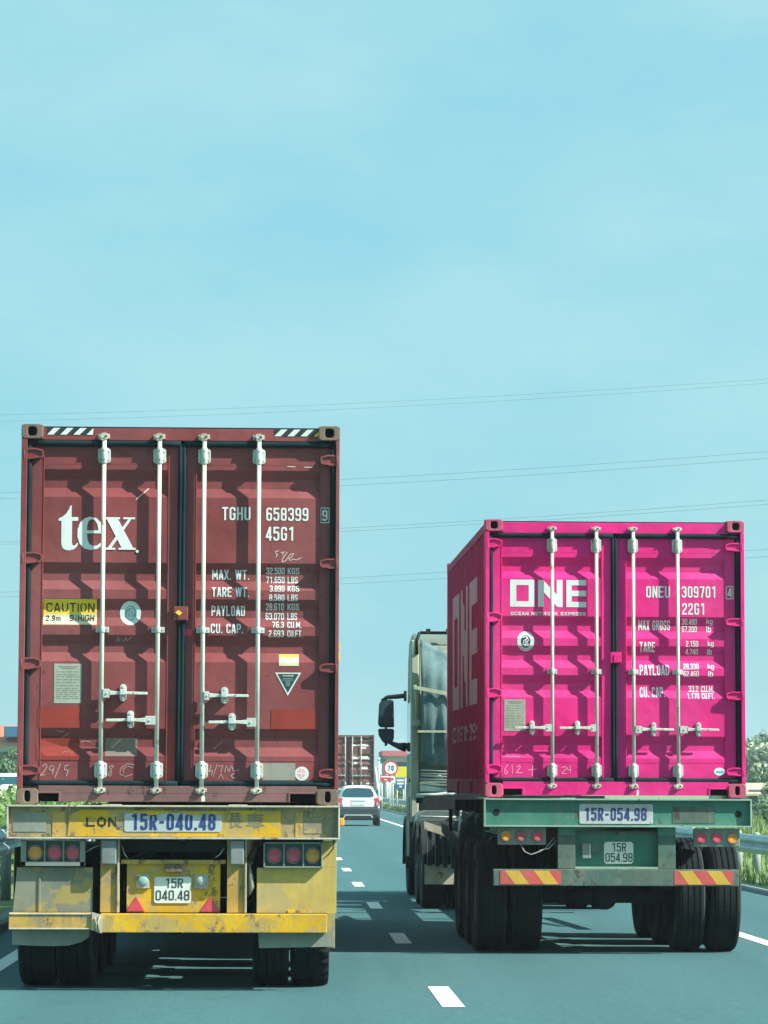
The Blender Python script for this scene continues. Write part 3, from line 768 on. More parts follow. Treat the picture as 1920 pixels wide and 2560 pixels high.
def seal_layers(U, V, cx, cy, rx, ry, inner):
    """oval certificate sticker: pale rim, dark ring lettering dots, green emblem"""
    S_ = U(cx + 1) - U(cx)
    L = [(outline_mesh([oval(U(cx), V(cy), rx * S_, ry * S_)]), WHITE)]
    ring_v, ring_f = [], []
    for k in range(26):
        an = 2 * math.pi * k / 26
        p = (U(cx) + rx * .80 * S_ * math.cos(an), V(cy) + ry * .82 * S_ * math.sin(an))
        q = (U(cx) + rx * .91 * S_ * math.cos(an), V(cy) + ry * .92 * S_ * math.sin(an))
        v, f = stroke([p, q], .004); b = len(ring_v); ring_v += v; ring_f += [tuple(i + b for i in g) for g in f]
    L.append(((ring_v, ring_f), GREYGREEN))
    L.append((outline_mesh([oval(U(cx), V(cy), rx * .55 * S_, ry * .66 * S_)]), inner))
    sv, sf = [], []
    for ln in ([(-.3, .35), (-.1, .5), (.15, .45), (.1, .15), (-.2, .1), (-.25, -.2)], [(.15, .4), (.3, .1), (.1, -.1), (.3, -.35), (0, -.5)], [(-.35, -.3), (-.1, -.35), (.0, -.1), (.05, .3)], [(-.15, -.5), (.2, -.2)]):
        v, f = stroke([(U(cx) + a * rx * S_ * 1.1, V(cy) + b * ry * S_ * 1.05) for a, b in ln], .008)
        k = len(sv); sv += v; sf += [tuple(i + k for i in g) for g in f]
    L.append(((sv, sf), WHITE))
    return L

def plate_layers(U, V, a, b, t, bt, seed, mat=PLATEMETAL):
    rnd = random.Random(seed)
    L = [(outline_mesh([rect(U(a), U(b), V(bt), V(t))]), mat)]
    v, f = [], []
    def bar(x0, x1, y, h):
        k = len(v); v.extend([(U(x0), V(y + h)), (U(x1), V(y + h)), (U(x1), V(y)), (U(x0), V(y))]); f.append((k, k + 1, k + 2, k + 3))
    w = b - a; hgt = bt - t
    bar(a + w * .15, b - w * .12, t + hgt * .07, hgt * .02); bar(a + w * .25, b - w * .2, t + hgt * .11, hgt * .02)
    y = t + hgt * .2
    while y < bt - hgt * .1:
        x = a + w * .07
        while x < b - w * .15:
            ln = rnd.uniform(.08, .28) * w; bar(x, min(x + ln, b - w * .06), y, hgt * .016); x += ln + w * .05
        y += hgt * rnd.choice((.045, .05, .075))
    L.append(((v, f), PLATEINK))
    return L

# drawing of the red container's rear face, in the photograph's own units (326.8 to the metre)
SA, AX, AY = 328.3, 444.5, 2012.0
def red_decals(U, V):
    D = []
    cx = lambda x: x * .28933; cy = lambda y: 1030 + y * .28933
    def pg(pts): return [(U(cx(x)), V(cy(y))) for x, y in pts]
    t_ = [(592, 810), (592, 912), (650, 912), (650, 945), (597, 945), (597, 1130), (602, 1155), (618, 1162), (634, 1150), (646, 1134), (652, 1140), (640, 1170), (615, 1192), (580, 1202), (545, 1200), (520, 1185), (508, 1160), (505, 1120), (505, 945), (480, 945), (480, 926), (515, 908), (545, 882), (568, 845), (580, 812)]
    e_ = [(868, 1053), (728, 1053), (731, 1105), (748, 1145), (780, 1163), (815, 1158), (845, 1135), (858, 1115), (870, 1125), (850, 1165), (815, 1188), (760, 1198), (705, 1185), (665, 1145), (645, 1085), (645, 1020), (665, 960), (705, 922), (755, 908), (805, 918), (845, 955), (865, 1005)]
    eh = [(728, 1027), (728, 985), (740, 945), (762, 929), (790, 935), (812, 965), (822, 1000), (824, 1027)]
    x1 = [(896, 926), (994, 926), (1130, 1180), (1030, 1180)]; x2 = [(1084, 926), (1112, 926), (938, 1180), (906, 1180)]
    L = [(outline_mesh([pg(t_)]), WHITE), (outline_mesh([pg(e_), pg(eh)]), WHITE), (outline_mesh([pg(x1)]), WHITE), (outline_mesh([pg(x2)]), WHITE)]
    for r_ in ([880, 1012, 912, 928], [1040, 1142, 912, 928], [885, 974, 1178, 1194], [1002, 1152, 1178, 1194]):
        L.append((outline_mesh([pg([(r_[0], r_[3]), (r_[1], r_[3]), (r_[1], r_[2]), (r_[0], r_[2])])]), WHITE))
    L.append((outline_mesh([pg([(1165 + 13 * math.cos(R(a)), 1208 + 13 * math.sin(R(a))) for a in range(0, 360, 30)])]), WHITE))
    D.append(('lettering', L, 'large white serif letters tex'))
    # caution sticker
    D.append(('caution_sticker', [(outline_mesh([rect(U(103), U(237), V(1564), V(1500))]), YELLOWDEC), (outline_mesh([rect(U(103.5), U(236.5), V(1563.5), V(1537))]), PALEDEC),
              txt(U, V, 'CAUTION', 110, 231, 1509, 1532, BLACKDEC, .16, .78, .18, .36), txt(U, V, '2.9m', 110, 147, 1539, 1555, BLACKDEC, .16, .56, .16, .25),
              txt(U, V, '9', 170, 179, 1539, 1555, BLACKDEC, .16, .56), txt(U, V, '1', 183, 186, 1539, 1545.5, BLACKDEC, .2), txt(U, V, '2', 183, 186.5, 1547.5, 1554, BLACKDEC, .2), txt(U, V, 'HIGH', 190, 231, 1539, 1555, BLACKDEC, .16, .7, .16, .25)], 'yellow caution sticker'))
    D.append(('certificate_sticker', seal_layers(U, V, 321, 1534.5, 26.5, 30, GREYGREEN), None))
    D.append(('data_plate', plate_layers(U, V, 133, 201, 1662, 1761, 3), None))
    D.append(('paint_patch', [(outline_mesh([rect(U(93), U(200), V(1822), V(1771))]), REDPATCH)], None))
    D.append(('paint_patch', [(outline_mesh([rect(U(91), U(200), V(1902), V(1848))]), REDPATCH)], None))
    D.append(('paint_patch', [(outline_mesh([rect(U(262), U(342), V(1893), V(1847))]), GREYPATCH)], None))
    D.append(('paint_patch', [(outline_mesh([rect(U(675), U(786), V(1828), V(1774))]), REDPATCH)], None))
    D.append(('paint_patch', [(outline_mesh([rect(U(412), U(436), V(1950), V(1788))]), REDPATCH)], None))
    D.append(('blank_label', [(outline_mesh([rect(U(654), U(737), V(1951), V(1908))]), GREYPLATE)], None))
    D.append(('round_sticker', [(outline_mesh([oval(U(753.5), V(1934), 17.5 / SA, 17.5 / SA)]), WHITE), (outline_mesh([oval(U(752), V(1933), 10.5 / SA, 11 / SA, 24)]), ROSEDEC),
              (outline_mesh([rect(U(740), U(765), V(1935), V(1932))]), WHITE), (outline_mesh([rect(U(750.5), U(753.5), V(1946), V(1921))]), WHITE)], None))
    D.append(('warning_label', [(outline_mesh([rect(U(694.5), U(744), V(1665), V(1636))]), PALEDEC), (outline_mesh([rect(U(695), U(743.5), V(1643), V(1636.5))]), YELLOWDEC)], None))
    D.append(('attention_triangle', [(outline_mesh([[(U(685), V(1682)), (U(750), V(1682)), (U(717), V(1740))]]), WHITE), (outline_mesh([[(U(690.5), V(1685)), (U(744.5), V(1685)), (U(717), V(1733))]]), DKGREENDEC),
              txt(U, V, 'ATTENTION', 704, 731, 1688, 1692, WHITE, .2)] + [(outline_mesh([rect(U(717 - w_), U(717 + w_), V(y_ + 1.4), V(y_))]), GREYGREEN) for w_, y_ in ((12, 1696), (15, 1700), (6, 1704), (5, 1707), (6, 1710), (5, 1714))], None))
    D.append(('red_reflector_tab', [(outline_mesh([rect(U(455), U(476), V(1590), V(1575))]), REDDEC)], None))
    for s, a, b, t, bt in (('TGHU', 549, 620, 1266, 1299), ('658399', 660, 766, 1267, 1300), ('45G1', 659, 728, 1315, 1350), ('MAX. WT.', 525, 618, 1423.5, 1449), ('TARE WT.', 525, 618, 1468, 1493),
                           ('PAYLOAD', 524, 608, 1514, 1540), ('CU. CAP.', 523, 604, 1560, 1584)):
        D.append(('lettering', [txt(U, V, s, a, b, t, bt, WHITE)], None))
    for s, un, xa, xb, ub, t, bt in (('32.500', 'KGS', 661, 707, 744, 1418, 1434), ('71.650', 'LBS', 661, 707, 740, 1440.5, 1457), ('3.890', 'KGS', 670, 707, 744, 1463, 1479), ('8.580', 'LBS', 669, 707, 740, 1486, 1502),
                                     ('28.610', 'KGS', 661, 706, 744, 1508, 1525), ('63.070', 'LBS', 660, 706, 739, 1532, 1549), ('76.3', 'CU.M.', 677, 706, 750, 1554, 1570), ('2.693', 'CU.FT.', 668, 706, 753, 1576, 1593)):
        D.append(('lettering', [txt(U, V, s, xa, xb, t, bt, WHITE, .14, .5)], None)); D.append(('lettering', [txt(U, V, un, 715, ub, t, bt, WHITE, .14, .5)], None))
    fr = [((797, 1267), (818.5, 1267)), ((818.5, 1267), (818.5, 1304)), ((818.5, 1304), (797, 1304)), ((797, 1304), (797, 1267))]
    D.append(('lettering', chalk(U, V, fr, WHITE, .006) + [txt(U, V, '9', 801, 814, 1272, 1299, WHITE)], 'boxed check digit 9'))
    # chalk scribbles
    c3 = lambda pts: [(x * .28933, 1480 + y * .28933) for x, y in pts]
    c2 = lambda pts: [(400 + x * .28933, 1030 + y * .28933) for x, y in pts]
    c4 = lambda pts: [(400 + x * .28933, 1480 + y * .28933) for x, y in pts]
    D.append(('chalk_writing', chalk(U, V, [c3([(370, 1515), (395, 1492), (410, 1510), (385, 1560), (345, 1595), (395, 1585)]), c3([(470, 1515), (440, 1510), (425, 1540), (450, 1555), (470, 1520), (455, 1585)]),
              c3([(525, 1490), (475, 1615)]), c3([(600, 1505), (565, 1510), (560, 1545), (590, 1545), (605, 1505), (575, 1600)])], CHALK), None))
    D.append(('chalk_writing', chalk(U, V, [c3([(975, 1500), (940, 1520), (965, 1555), (955, 1600), (935, 1590), (965, 1530), (985, 1505)]), c3([(1160, 1500), (1095, 1490), (1040, 1530), (1035, 1580), (1085, 1600), (1145, 1580)]), c3([(1150, 1525), (1100, 1510), (1060, 1540), (1070, 1570)])], CHALK), None))
    D.append(('chalk_writing', chalk(U, V, [c3([(985, 445), (1010, 395), (1020, 440)]), c3([(992, 425), (1020, 420)]), c3([(1040, 415), (1055, 435), (1075, 400), (1085, 430), (1125, 395)])], CHALK, .005), None))
    D.append(('chalk_writing', chalk(U, V, [c2([(1010, 1195), (980, 1200), (985, 1220), (1000, 1225), (985, 1250)]), c2([(1025, 1210), (1065, 1205)]), c2([(1045, 1210), (1045, 1235)]), c2([(1085, 1205), (1040, 1270), (1040, 1295), (1070, 1280), (1110, 1225), (1140, 1215), (1120, 1250), (1095, 1260), (1110, 1280), (1140, 1265), (1160, 1275), (1205, 1255)])], CHALKW, .005), None))
    D.append(('chalk_writing', chalk(U, V, [c4([(440, 1500), (415, 1560), (450, 1540), (440, 1590)]), c4([(490, 1490), (455, 1600)]), c4([(500, 1510), (540, 1500), (520, 1560)]), c4([(555, 1560), (570, 1500), (590, 1560), (615, 1500), (630, 1550), (680, 1540)]), c4([(500, 1620), (525, 1570), (545, 1620)]), c4([(640, 1565), (610, 1590), (630, 1612), (660, 1605)])], CHALK), None))
    D.append(('chalk_writing', chalk(U, V, [c3([(490, 1205), (520, 1215), (550, 1210)]), c3([(590, 1230), (510, 1280)]), c3([(550, 1290), (575, 1320), (600, 1285), (620, 1310), (650, 1290), (680, 1310), (720, 1295), (780, 1300)]), c3([(545, 1400), (560, 1375), (575, 1395), (590, 1375), (610, 1400), (655, 1365)])], CHALK, .005), None))
    D.append(('scratch', chalk(U, V, [c2([(-138 + 1, 758), (-70, 655)])] if False else [[(332, 1249), (364, 1219)]], CHALKW, .006), None))
    D.append(('scratch', chalk(U, V, [c2([(1080, 457), (1150, 460)]), c2([(1225, 463), (1300, 462)])], CHALKW, .006), None))
    # diagonal stripes on the header
    for (xa, xb, ya, yb) in ((107.6, 224, 1069.5, 1086.5), (679, 795, 1069.5, 1086.5)):
        st = []; st.append((outline_mesh([rect(U(xa), U(xb), V(yb), V(ya))]), BLACKDEC))
        for k in range(4):
            x0 = xa + k * 33; sl = 17
            pts = [(x0, yb), (x0 + 16, yb), (x0 + 16 + sl, ya), (x0 + sl, ya)]
            pts = [(min(p[0], xb), p[1]) for p in pts]
            st.append((outline_mesh([[(U(p[0]), V(p[1])) for p in pts]]), YELLOWDEC if (k == 3 and xa > 400) else WHITE))
        D.append(('stripe_marking', st, 'black and white slanted height stripes'))
    return D

F = lambda *p: list(p)
RED_CFG = dict(
    cast_bot=1973, cast_top=1098, head_bot=1100, sill_top=1966, post=(59.5, 834.5), pocket=(91, 149, 724, 788, 1985),
    door_z=(1113, 1957), gasket_z=(1108, 1960),
    stiles=((71, 101, 414, 438), (458, 484, 795, 821)),
    folds=[(1161, 0), (1173, 0), (1195, 1), (1219, 1), (1242.6, 0), (1407.6, 0), (1431, 1), (1452.4, 1), (1475.6, 0), (1498.7, 0), (1522, 1), (1545, 1), (1566.8, 0), (1589.4, 0), (1612, 1), (1633, 1), (1656.5, 0), (1823, 0), (1846.5, 1), (1869, 1), (1892, 0), (1904, 0)],
    hinges=(((1125, 1150), (1387, 1413), (1651, 1678), (1918, 1941.5)), ((1137, 1162), (1399, 1422), (1662, 1683), (1925, 1947))),
    bars=[dict(x=252, handle=dict(dir=1, y=1736, end=366, hub=272, ret=(298, 314, 1713, 1756))),
          dict(x=391, handle=dict(dir=-1, y=1803, end=265, hub=362, ret=(317, 333, 1779, 1823))),
          dict(x=503.5, handle=dict(dir=1, y=1741, end=618, hub=520, ret=(550, 568, 1719, 1761))),
          dict(x=641, handle=dict(dir=-1, y=1807, end=520, hub=615, ret=(569, 587, 1784, 1827)))],
    bar_z=(1092, 1976), brackets=((1121, 1157, .048, 'long'), (1570, 1584, .05, 'short'), (1908, 1946, .047, 'long')), cams=((1082, 1101), (1969, 1985)),
    latch=(430, 466, 1518, 1554), flat=lambda u, z: .04, decals=red_decals, door_labels=('door with large white tex letters', 'door with weights and numbers in white'))

LY, LX = 22.72, -.797
red_root, red_doors, RU, RV, rdepth = make_container('shipping_container', LX, LY, 1.402, 2.896, 12.192, SA, AX, AY, RED_CFG, RED, REDCAST, REDSILL)
tag(red_root, 'tall brick red container with white tex lettering on the yellow trailer', 'container')
# yellow diamond tag on the latch, yellow labels on the side post, lead seal
MB().prism([(RU(434), RV(1534)), (RU(441), RV(1527)), (RU(452), RV(1534)), (RU(445), RV(1541))], 'y', .0085, .0115, YELLOWDEC).build('yellow_tag', red_root)
for a, b in ((1611, 1624), (1630, 1655)):
    MB().box(1.2165, 1.2255, .01, .14, RV(b), RV(a), YELLOWDEC).build('yellow_label', red_root)
mb = MB(); mb.tube([(RU(510), -.012, RV(1977)), (RU(511), -.02, RV(1985)), (RU(508.5), -.016, RV(1990))], .003, GALV, n=6)
mb.prism([(RU(504), RV(2004)), (RU(513), RV(2004)), (RU(513), RV(1993)), (RU(508.5), RV(1988)), (RU(504), RV(1993))], 'y', -.02, -.014, WHITE); mb.build('seal_tag', red_root)

# drawing of the magenta container's rear face (268.5 units to the metre)
SB, BX, BY = 268.5, 1538.0, 1992.0
def pink_decals(U, V):
    D = []
    ax = lambda x: 1080 + x * .28933; ay = lambda y: 1270 + y * .28933
    pg = lambda pts: [(U(ax(x)), V(ay(y))) for x, y in pts]
    L = [(outline_mesh([pg([(672, 848), (885, 848), (888, 612), (672, 612)]), pg([(727, 800), (834, 800), (834, 660), (727, 660)])]), WHITE),
         (outline_mesh([pg([(916, 848), (916, 614), (962, 614), (1078, 740), (1078, 612), (1130, 612), (1130, 850), (1086, 850), (966, 722), (966, 848)])]), WHITE),
         (outline_mesh([pg([(1162, 850), (1162, 613), (1337, 613), (1337, 660), (1210, 660), (1210, 706), (1337, 706), (1337, 754), (1210, 754), (1210, 803), (1337, 803), (1337, 850)])]), WHITE)]
    D.append(('lettering', L, 'large white block letters ONE'))
    D.append(('lettering', [txt(U, V, 'OCEAN NETWORK EXPRESS', 1276, 1467, 1527.5, 1537.2, WHITE, .22, .9, .2, .3)], None))
    D.append(('certificate_sticker', seal_layers(U, V, 1314, 1602, 21.7, 25, DKGREENDEC), None))
    D.append(('data_plate', plate_layers(U, V, 1260, 1313, 1748, 1827, 11), None))
    D.append(('oval_sticker', [(outline_mesh([oval(U(1801), V(1926.6), 14 / SB, 10 / SB)]), WHITE), (outline_mesh([[(U(1790), V(1929)), (U(1797), V(1924)), (U(1803), V(1926)), (U(1809), V(1923)), (U(1812), V(1928)), (U(1803), V(1931))]]), SKYDEC)], None))
    for s, a, b, t, bt, m in (('ONEU', 1618, 1678, 1461.5, 1490.5, WHITE), ('309701', 1708, 1793, 1461.5, 1490.5, WHITE), ('22G1', 1709, 1764.5, 1504, 1533, WHITE), ('MAX GROSS', 1599, 1679, 1547, 1573, WHITEWORN), ('TARE', 1601, 1640, 1602, 1628, WHITEWORN),
                              ('PAYLOAD', 1601, 1675, 1659, 1686, WHITEWORN), ('CU. CAP.', 1602, 1665, 1715, 1741, WHITEWORN)):
        D.append(('lettering', [txt(U, V, s, a, b, t, bt, m, .14)], None))
    for s, un, xa, xb, ua, ub, t, bt in (('30.480', 'kg', 1709, 1747, 1771, 1787, 1543, 1558), ('67.200', 'lb', 1709, 1747, 1771, 1783, 1562, 1576.5), ('2.150', 'kg', 1718, 1749, 1773, 1788, 1599, 1614), ('4.740', 'lb', 1718, 1749, 1773, 1784, 1619, 1633),
                                         ('28.330', 'kg', 1711.5, 1750, 1773, 1789, 1656, 1671), ('62.460', 'lb', 1711.5, 1750, 1774, 1786, 1675, 1689), ('33.2', 'CU.M.', 1725.6, 1750, 1757, 1788.6, 1712, 1727), ('1.170', 'CU.FT.', 1721, 1751, 1758, 1790, 1730, 1745)):
        drop = 2 if un == 'kg' else 0
        D.append(('lettering', [txt(U, V, s, xa, xb, t, bt, WHITEWORN, .14, .5)], None)); D.append(('lettering', [txt(U, V, un, ua, ub, t, bt + drop, WHITEWORN, .14, .5)], None))
    fr = [((1821, 1461.5), (1838, 1461.5)), ((1838, 1461.5), (1838, 1492.5)), ((1838, 1492.5), (1821, 1492.5)), ((1821, 1492.5), (1821, 1461.5))]
    D.append(('lettering', chalk(U, V, fr, WHITE, .007) + [txt(U, V, '4', 1824, 1835, 1465, 1488, WHITE)], 'boxed check digit 4'))
    c3 = lambda pts: [(1080 + x * .28933, 1700 + y * .28933) for x, y in pts]
    D.append(('chalk_writing', chalk(U, V, [c3([(655, 730), (630, 760), (625, 800), (640, 812), (655, 790), (635, 780)]), c3([(690, 730), (692, 805)]), c3([(730, 750), (755, 735), (760, 755), (725, 800), (785, 798)]), c3([(830, 775), (905, 765)]), c3([(870, 735), (862, 828)])], CHALKP), None))
    D.append(('chalk_writing', chalk(U, V, [c3([(1118, 755), (1150, 742), (1160, 760), (1120, 805), (1165, 805)]), c3([(1170, 750), (1172, 775), (1195, 770)]), c3([(1195, 740), (1195, 800)])], CHALKP), None))
    D.append(('scratch', chalk(U, V, [[(1262, 1890), (1300, 1891)]], CHALKP, .004), None))
    return D
PINK_CFG = dict(
    cast_bot=1957, cast_top=1326, head_bot=1330, sill_top=1953, post=(1221, 1855), pocket=(1257, 1304, 1775, 1822, 1971),
    door_z=(1338, 1947), gasket_z=(1335.5, 1949),
    stiles=((1230.5, 1253.6, 1506, 1529), (1545, 1567, 1817, 1843)),
    folds=[(1378.5, 0), (1390, 0), (1409, 1), (1426, 1), (1443.6, 0), (1539, 0), (1556.4, 1), (1575, 1), (1594, 0), (1613, 0), (1631.7, 1), (1649, 1), (1668, 0), (1686.6, 0), (1705.4, 1), (1724, 1), (1743, 0), (1839, 0), (1857.7, 1), (1875, 1), (1894, 0), (1905.4, 0)],
    hinges=(((1347, 1368), (1533, 1555), (1723, 1744.5), (1912.6, 1934)), ((1354.6, 1374), (1544.5, 1562.5), (1729, 1748), (1919, 1938))),
    bars=[dict(x=1379.5, handle=dict(dir=-1, y=1819, end=1284, hub=1361, ret=(1322, 1335, 1801, 1836))),
          dict(x=1491, handle=dict(dir=-1, y=1819, end=1397, hub=1475, ret=(1436, 1449, 1801, 1836))),
          dict(x=1584, handle=dict(dir=1, y=1822, end=1683, hub=1603, ret=(1628, 1640, 1804, 1839))),
          dict(x=1696, handle=dict(dir=1, y=1822, end=1797, hub=1718, ret=(1741, 1753, 1804, 1839)))],
    bar_z=(1318, 1963), brackets=((1344, 1377, .047, 'long'), (1672, 1684, .047, 'short'), (1910, 1940, .046, 'long')), cams=((1313, 1325), (1957, 1970.5)),
    latch=(1526, 1554, 1629, 1656), flat=lambda u, z: .04, decals=pink_decals, door_labels=('door with large white ONE letters', 'door with weights and numbers in white'))
PX, PY = 3.096, 27.75
PROT = (R(.30), 0, R(.25))
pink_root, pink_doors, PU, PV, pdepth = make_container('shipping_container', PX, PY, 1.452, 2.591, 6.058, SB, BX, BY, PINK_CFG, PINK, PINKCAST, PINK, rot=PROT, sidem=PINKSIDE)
tag(pink_root, 'magenta pink container with white ONE lettering on the green trailer', 'container')
mb = MB(); mb.tube([(PU(1590), -.012, PV(1962)), (PU(1594), -.02, PV(1968)), (PU(1592), -.016, PV(1974))], .003, GALV, n=6)
mb.box(PU(1589.5), PU(1595), -.02, -.014, PV(1986), PV(1974), WHITE); mb.build('seal_tag', pink_root)
# lettering down the corrugated side
def side_letters(root, L, polys_list, mat, name):
    HW = 1.219; pitch = .274; nP = int((L - .3) / pitch); y0 = (L - nP * pitch) / 2
    brk = []
    for k in range(nP):
        b = y0 + k * pitch; brk += [b, b + .068, b + .138, b + .204]
    def dep(y):
        t = (y - y0) % pitch
        if t < .068: return t / .068 * .036
        if t < .138: return .036
        if t < .204: return (.204 - t) / .066 * .036
        return 0
    mb = MB()
    for li, (vv, ff) in enumerate(polys_list):
        bm = bmesh.new(); bv = [bm.verts.new((0, p[0], p[1])) for p in vv]
        for f in ff:
            try: bm.faces.new([bv[i] for i in f])
            except ValueError: pass
        ys = [p[0] for p in vv]
        for y in brk:
            if min(ys) < y < max(ys): bmesh.ops.bisect_plane(bm, geom=bm.verts[:] + bm.edges[:] + bm.faces[:], dist=1e-6, plane_co=(0, y, 0), plane_no=(0, 1, 0))
        bm.verts.index_update()
        mb.add_mesh([(-(HW - .012 - dep(v.co.y)) - .003 - .0005 * li, v.co.y, v.co.z) for v in bm.verts], [[v.index for v in f.verts] for f in bm.faces], mat)
        bm.free()
    return mb.build(name, root, fix=True)
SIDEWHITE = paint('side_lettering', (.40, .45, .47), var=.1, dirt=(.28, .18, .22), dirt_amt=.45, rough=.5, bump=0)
def flipy(vf, ya, yb): return [(ya + yb - p[0], p[1]) for p in vf[0]], vf[1]
zA, zB = .90, 2.14
def blk(polys, ya, yb):      # letter outline in 0..1 mirrored so that it reads from the container's left side
    return outline_mesh([[(yb - (yb - ya) * x, zA + (zB - zA) * z) for x, z in p] for p in polys])
LO = blk([[(0, 0), (1, 0), (1, 1), (0, 1)], [(.25, .2), (.75, .2), (.75, .8), (.25, .8)]], 3.95, 5.1)
LN = blk([[(0, 0), (.23, 0), (.23, .54), (.8, 0), (1, 0), (1, 1), (.76, 1), (.76, .46), (.21, 1), (0, 1)]], 2.6, 3.75)
LE = blk([[(0, 0), (1, 0), (1, .2), (.28, .2), (.28, .4), (1, .4), (1, .6), (.28, .6), (.28, .8), (1, .8), (1, 1), (0, 1)]], 1.28, 2.4)
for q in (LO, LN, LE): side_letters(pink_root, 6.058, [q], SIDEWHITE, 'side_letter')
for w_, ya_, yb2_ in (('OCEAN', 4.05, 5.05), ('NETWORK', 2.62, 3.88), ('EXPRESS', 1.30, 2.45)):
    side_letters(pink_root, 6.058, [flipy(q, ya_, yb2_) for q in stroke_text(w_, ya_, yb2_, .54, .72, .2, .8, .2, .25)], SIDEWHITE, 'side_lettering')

# ------------------------------------------------------------------ wheels
def tyre_mesh(lug):
    mb = MB(); W_ = .142; Ro = .515
    if not lug:
        prof = [(.29, -W_ * .72), (.34, -W_ * .93), (.42, -W_), (.475, -W_ * .97), (.500, -W_ * .88), (.508, -W_ * .80)]
        for g in (-.60, -.20, .20, .60):
            prof += [(Ro, W_ * (g - .10)), (Ro, W_ * (g - .045)), (Ro - .012, W_ * (g - .035)), (Ro - .012, W_ * (g + .035)), (Ro, W_ * (g + .045)), (Ro, W_ * (g + .10))]
        prof += [(.508, W_ * .80), (.500, W_ * .88), (.475, W_ * .97), (.42, W_), (.34, W_ * .93), (.29, W_ * .72)]
        mb.lathe(prof, (0, 0, 0), 'x', TYRE, n=56, smooth=False, mat2=SIDEWALL, edge=4)
    else:
        prof = [(.29, -W_ * .72), (.34, -W_ * .93), (.42, -W_), (.472, -W_ * 1.0), (.478, -W_ * 1.03), (.505, -W_ * .98), (Ro, -W_ * .80), (Ro, -W_ * .25), (Ro - .015, -W_ * .22), (Ro - .015, W_ * .22), (Ro, W_ * .25), (Ro, W_ * .80), (.505, W_ * .98), (.478, W_ * 1.03), (.472, W_), (.42, W_), (.34, W_ * .93), (.29, W_ * .72)]
        mb.lathe(prof, (0, 0, 0), 'x', TYRE, n=96, smooth=False, mat2=SIDEWALL, edge=3, radial=lambda i, k: .955 if (4 <= i <= 6 or 11 <= i <= 13) and (k % 3 == 0) else 1.0)
    return mb
def rim_mesh(side):
    mb = MB(); s = side
    mb.lathe([(.295, -s * .10), (.30, s * .10), (.285, s * .115), (.27, s * .09), (.25, s * .02), (.16, s * .0), (.15, s * .05), (.11, s * .12), (.09, s * .125)], (0, 0, 0), 'x', RIM, n=28)
    for k in range(10):
        a = 2 * math.pi * k / 10
        mb.lathe([(.016, s * .0), (.014, s * .035)], (0, .20 * math.cos(a), .20 * math.sin(a)), 'x', GALVCAM, n=6)
    return mb
_tm = {}
def wheel(parent, x, y, z, side, lug=False, label=None):
    w = empty('wheel', (x, y, z)); w.parent = parent; w.rotation_euler = (random.uniform(0, 6.28), 0, 0)
    for nm, key, fn in (('tyre', ('t', lug), lambda: tyre_mesh(lug)), ('rim', ('r', side), lambda: rim_mesh(side))):
        if key not in _tm:
            o = fn().build(nm, w); _tm[key] = o
        else: share(_tm[key], nm, w)
    return w
def axle(parent, y, tracks, z=.515, lug_right=False):
    mb = MB(); mb.tube([(tracks[0], y, z), (tracks[-1], y, z)], .065, STEELDK, n=12)
    mb.lathe([(.0, -.0), (.11, 0), (.13, .05), (.13, .1), (.11, .15), (0, .15)], ((tracks[0] + tracks[-1]) / 2, y - .075, z), 'y', STEELDK, n=14)
    mb.build('axle', parent)
    for i, x in enumerate(tracks):
        wheel(parent, x, y, z, -1 if x < 0 else 1, lug=lug_right and i == len(tracks) - 1)

# lamp: round lens in a dark ring
def lamp(parent, x, z, y, r, lens, name='lamp'):
    mb = MB(); mb.lathe([(r * 1.22, 0), (r * 1.22, -.006), (r * 1.02, -.012), (r * 1.02, -.004)], (x, y, z), 'y', LAMPBOX, n=24)
    o = mb.build('lamp_ring', parent)
    mb = MB(); mb.lathe([(r, 0), (r * .98, -.012), (r * .90, -.016), (r * .86, -.0135), (r * .72, -.021), (r * .68, -.018), (r * .52, -.0245), (r * .48, -.0215), (r * .3, -.0265), (r * .26, -.0235), (.001, -.028)], (x, y - .002, z), 'y', lens, n=24)
    mb.build('lens', parent)

def channel_beam(mb, x0, x1, z0, z1, yw, yf, web, edge, t=.014):
    """rear cross member: web plate with flanges that reach back towards the viewer"""
    mb.box(x0 + t, x1 - t, yw, yw + .02, z0 + t, z1 - t, web)
    mb.box(x0, x1, yf, yw + .10, z1 - t, z1, edge); mb.box(x0, x1, yf, yw + .10, z0, z0 + t, edge)
    mb.box(x0, x0 + t, yf + .001, yw + .10, z0 + t, z1 - t, edge); mb.box(x1 - t, x1, yf + .001, yw + .10, z0 + t, z1 - t, edge)

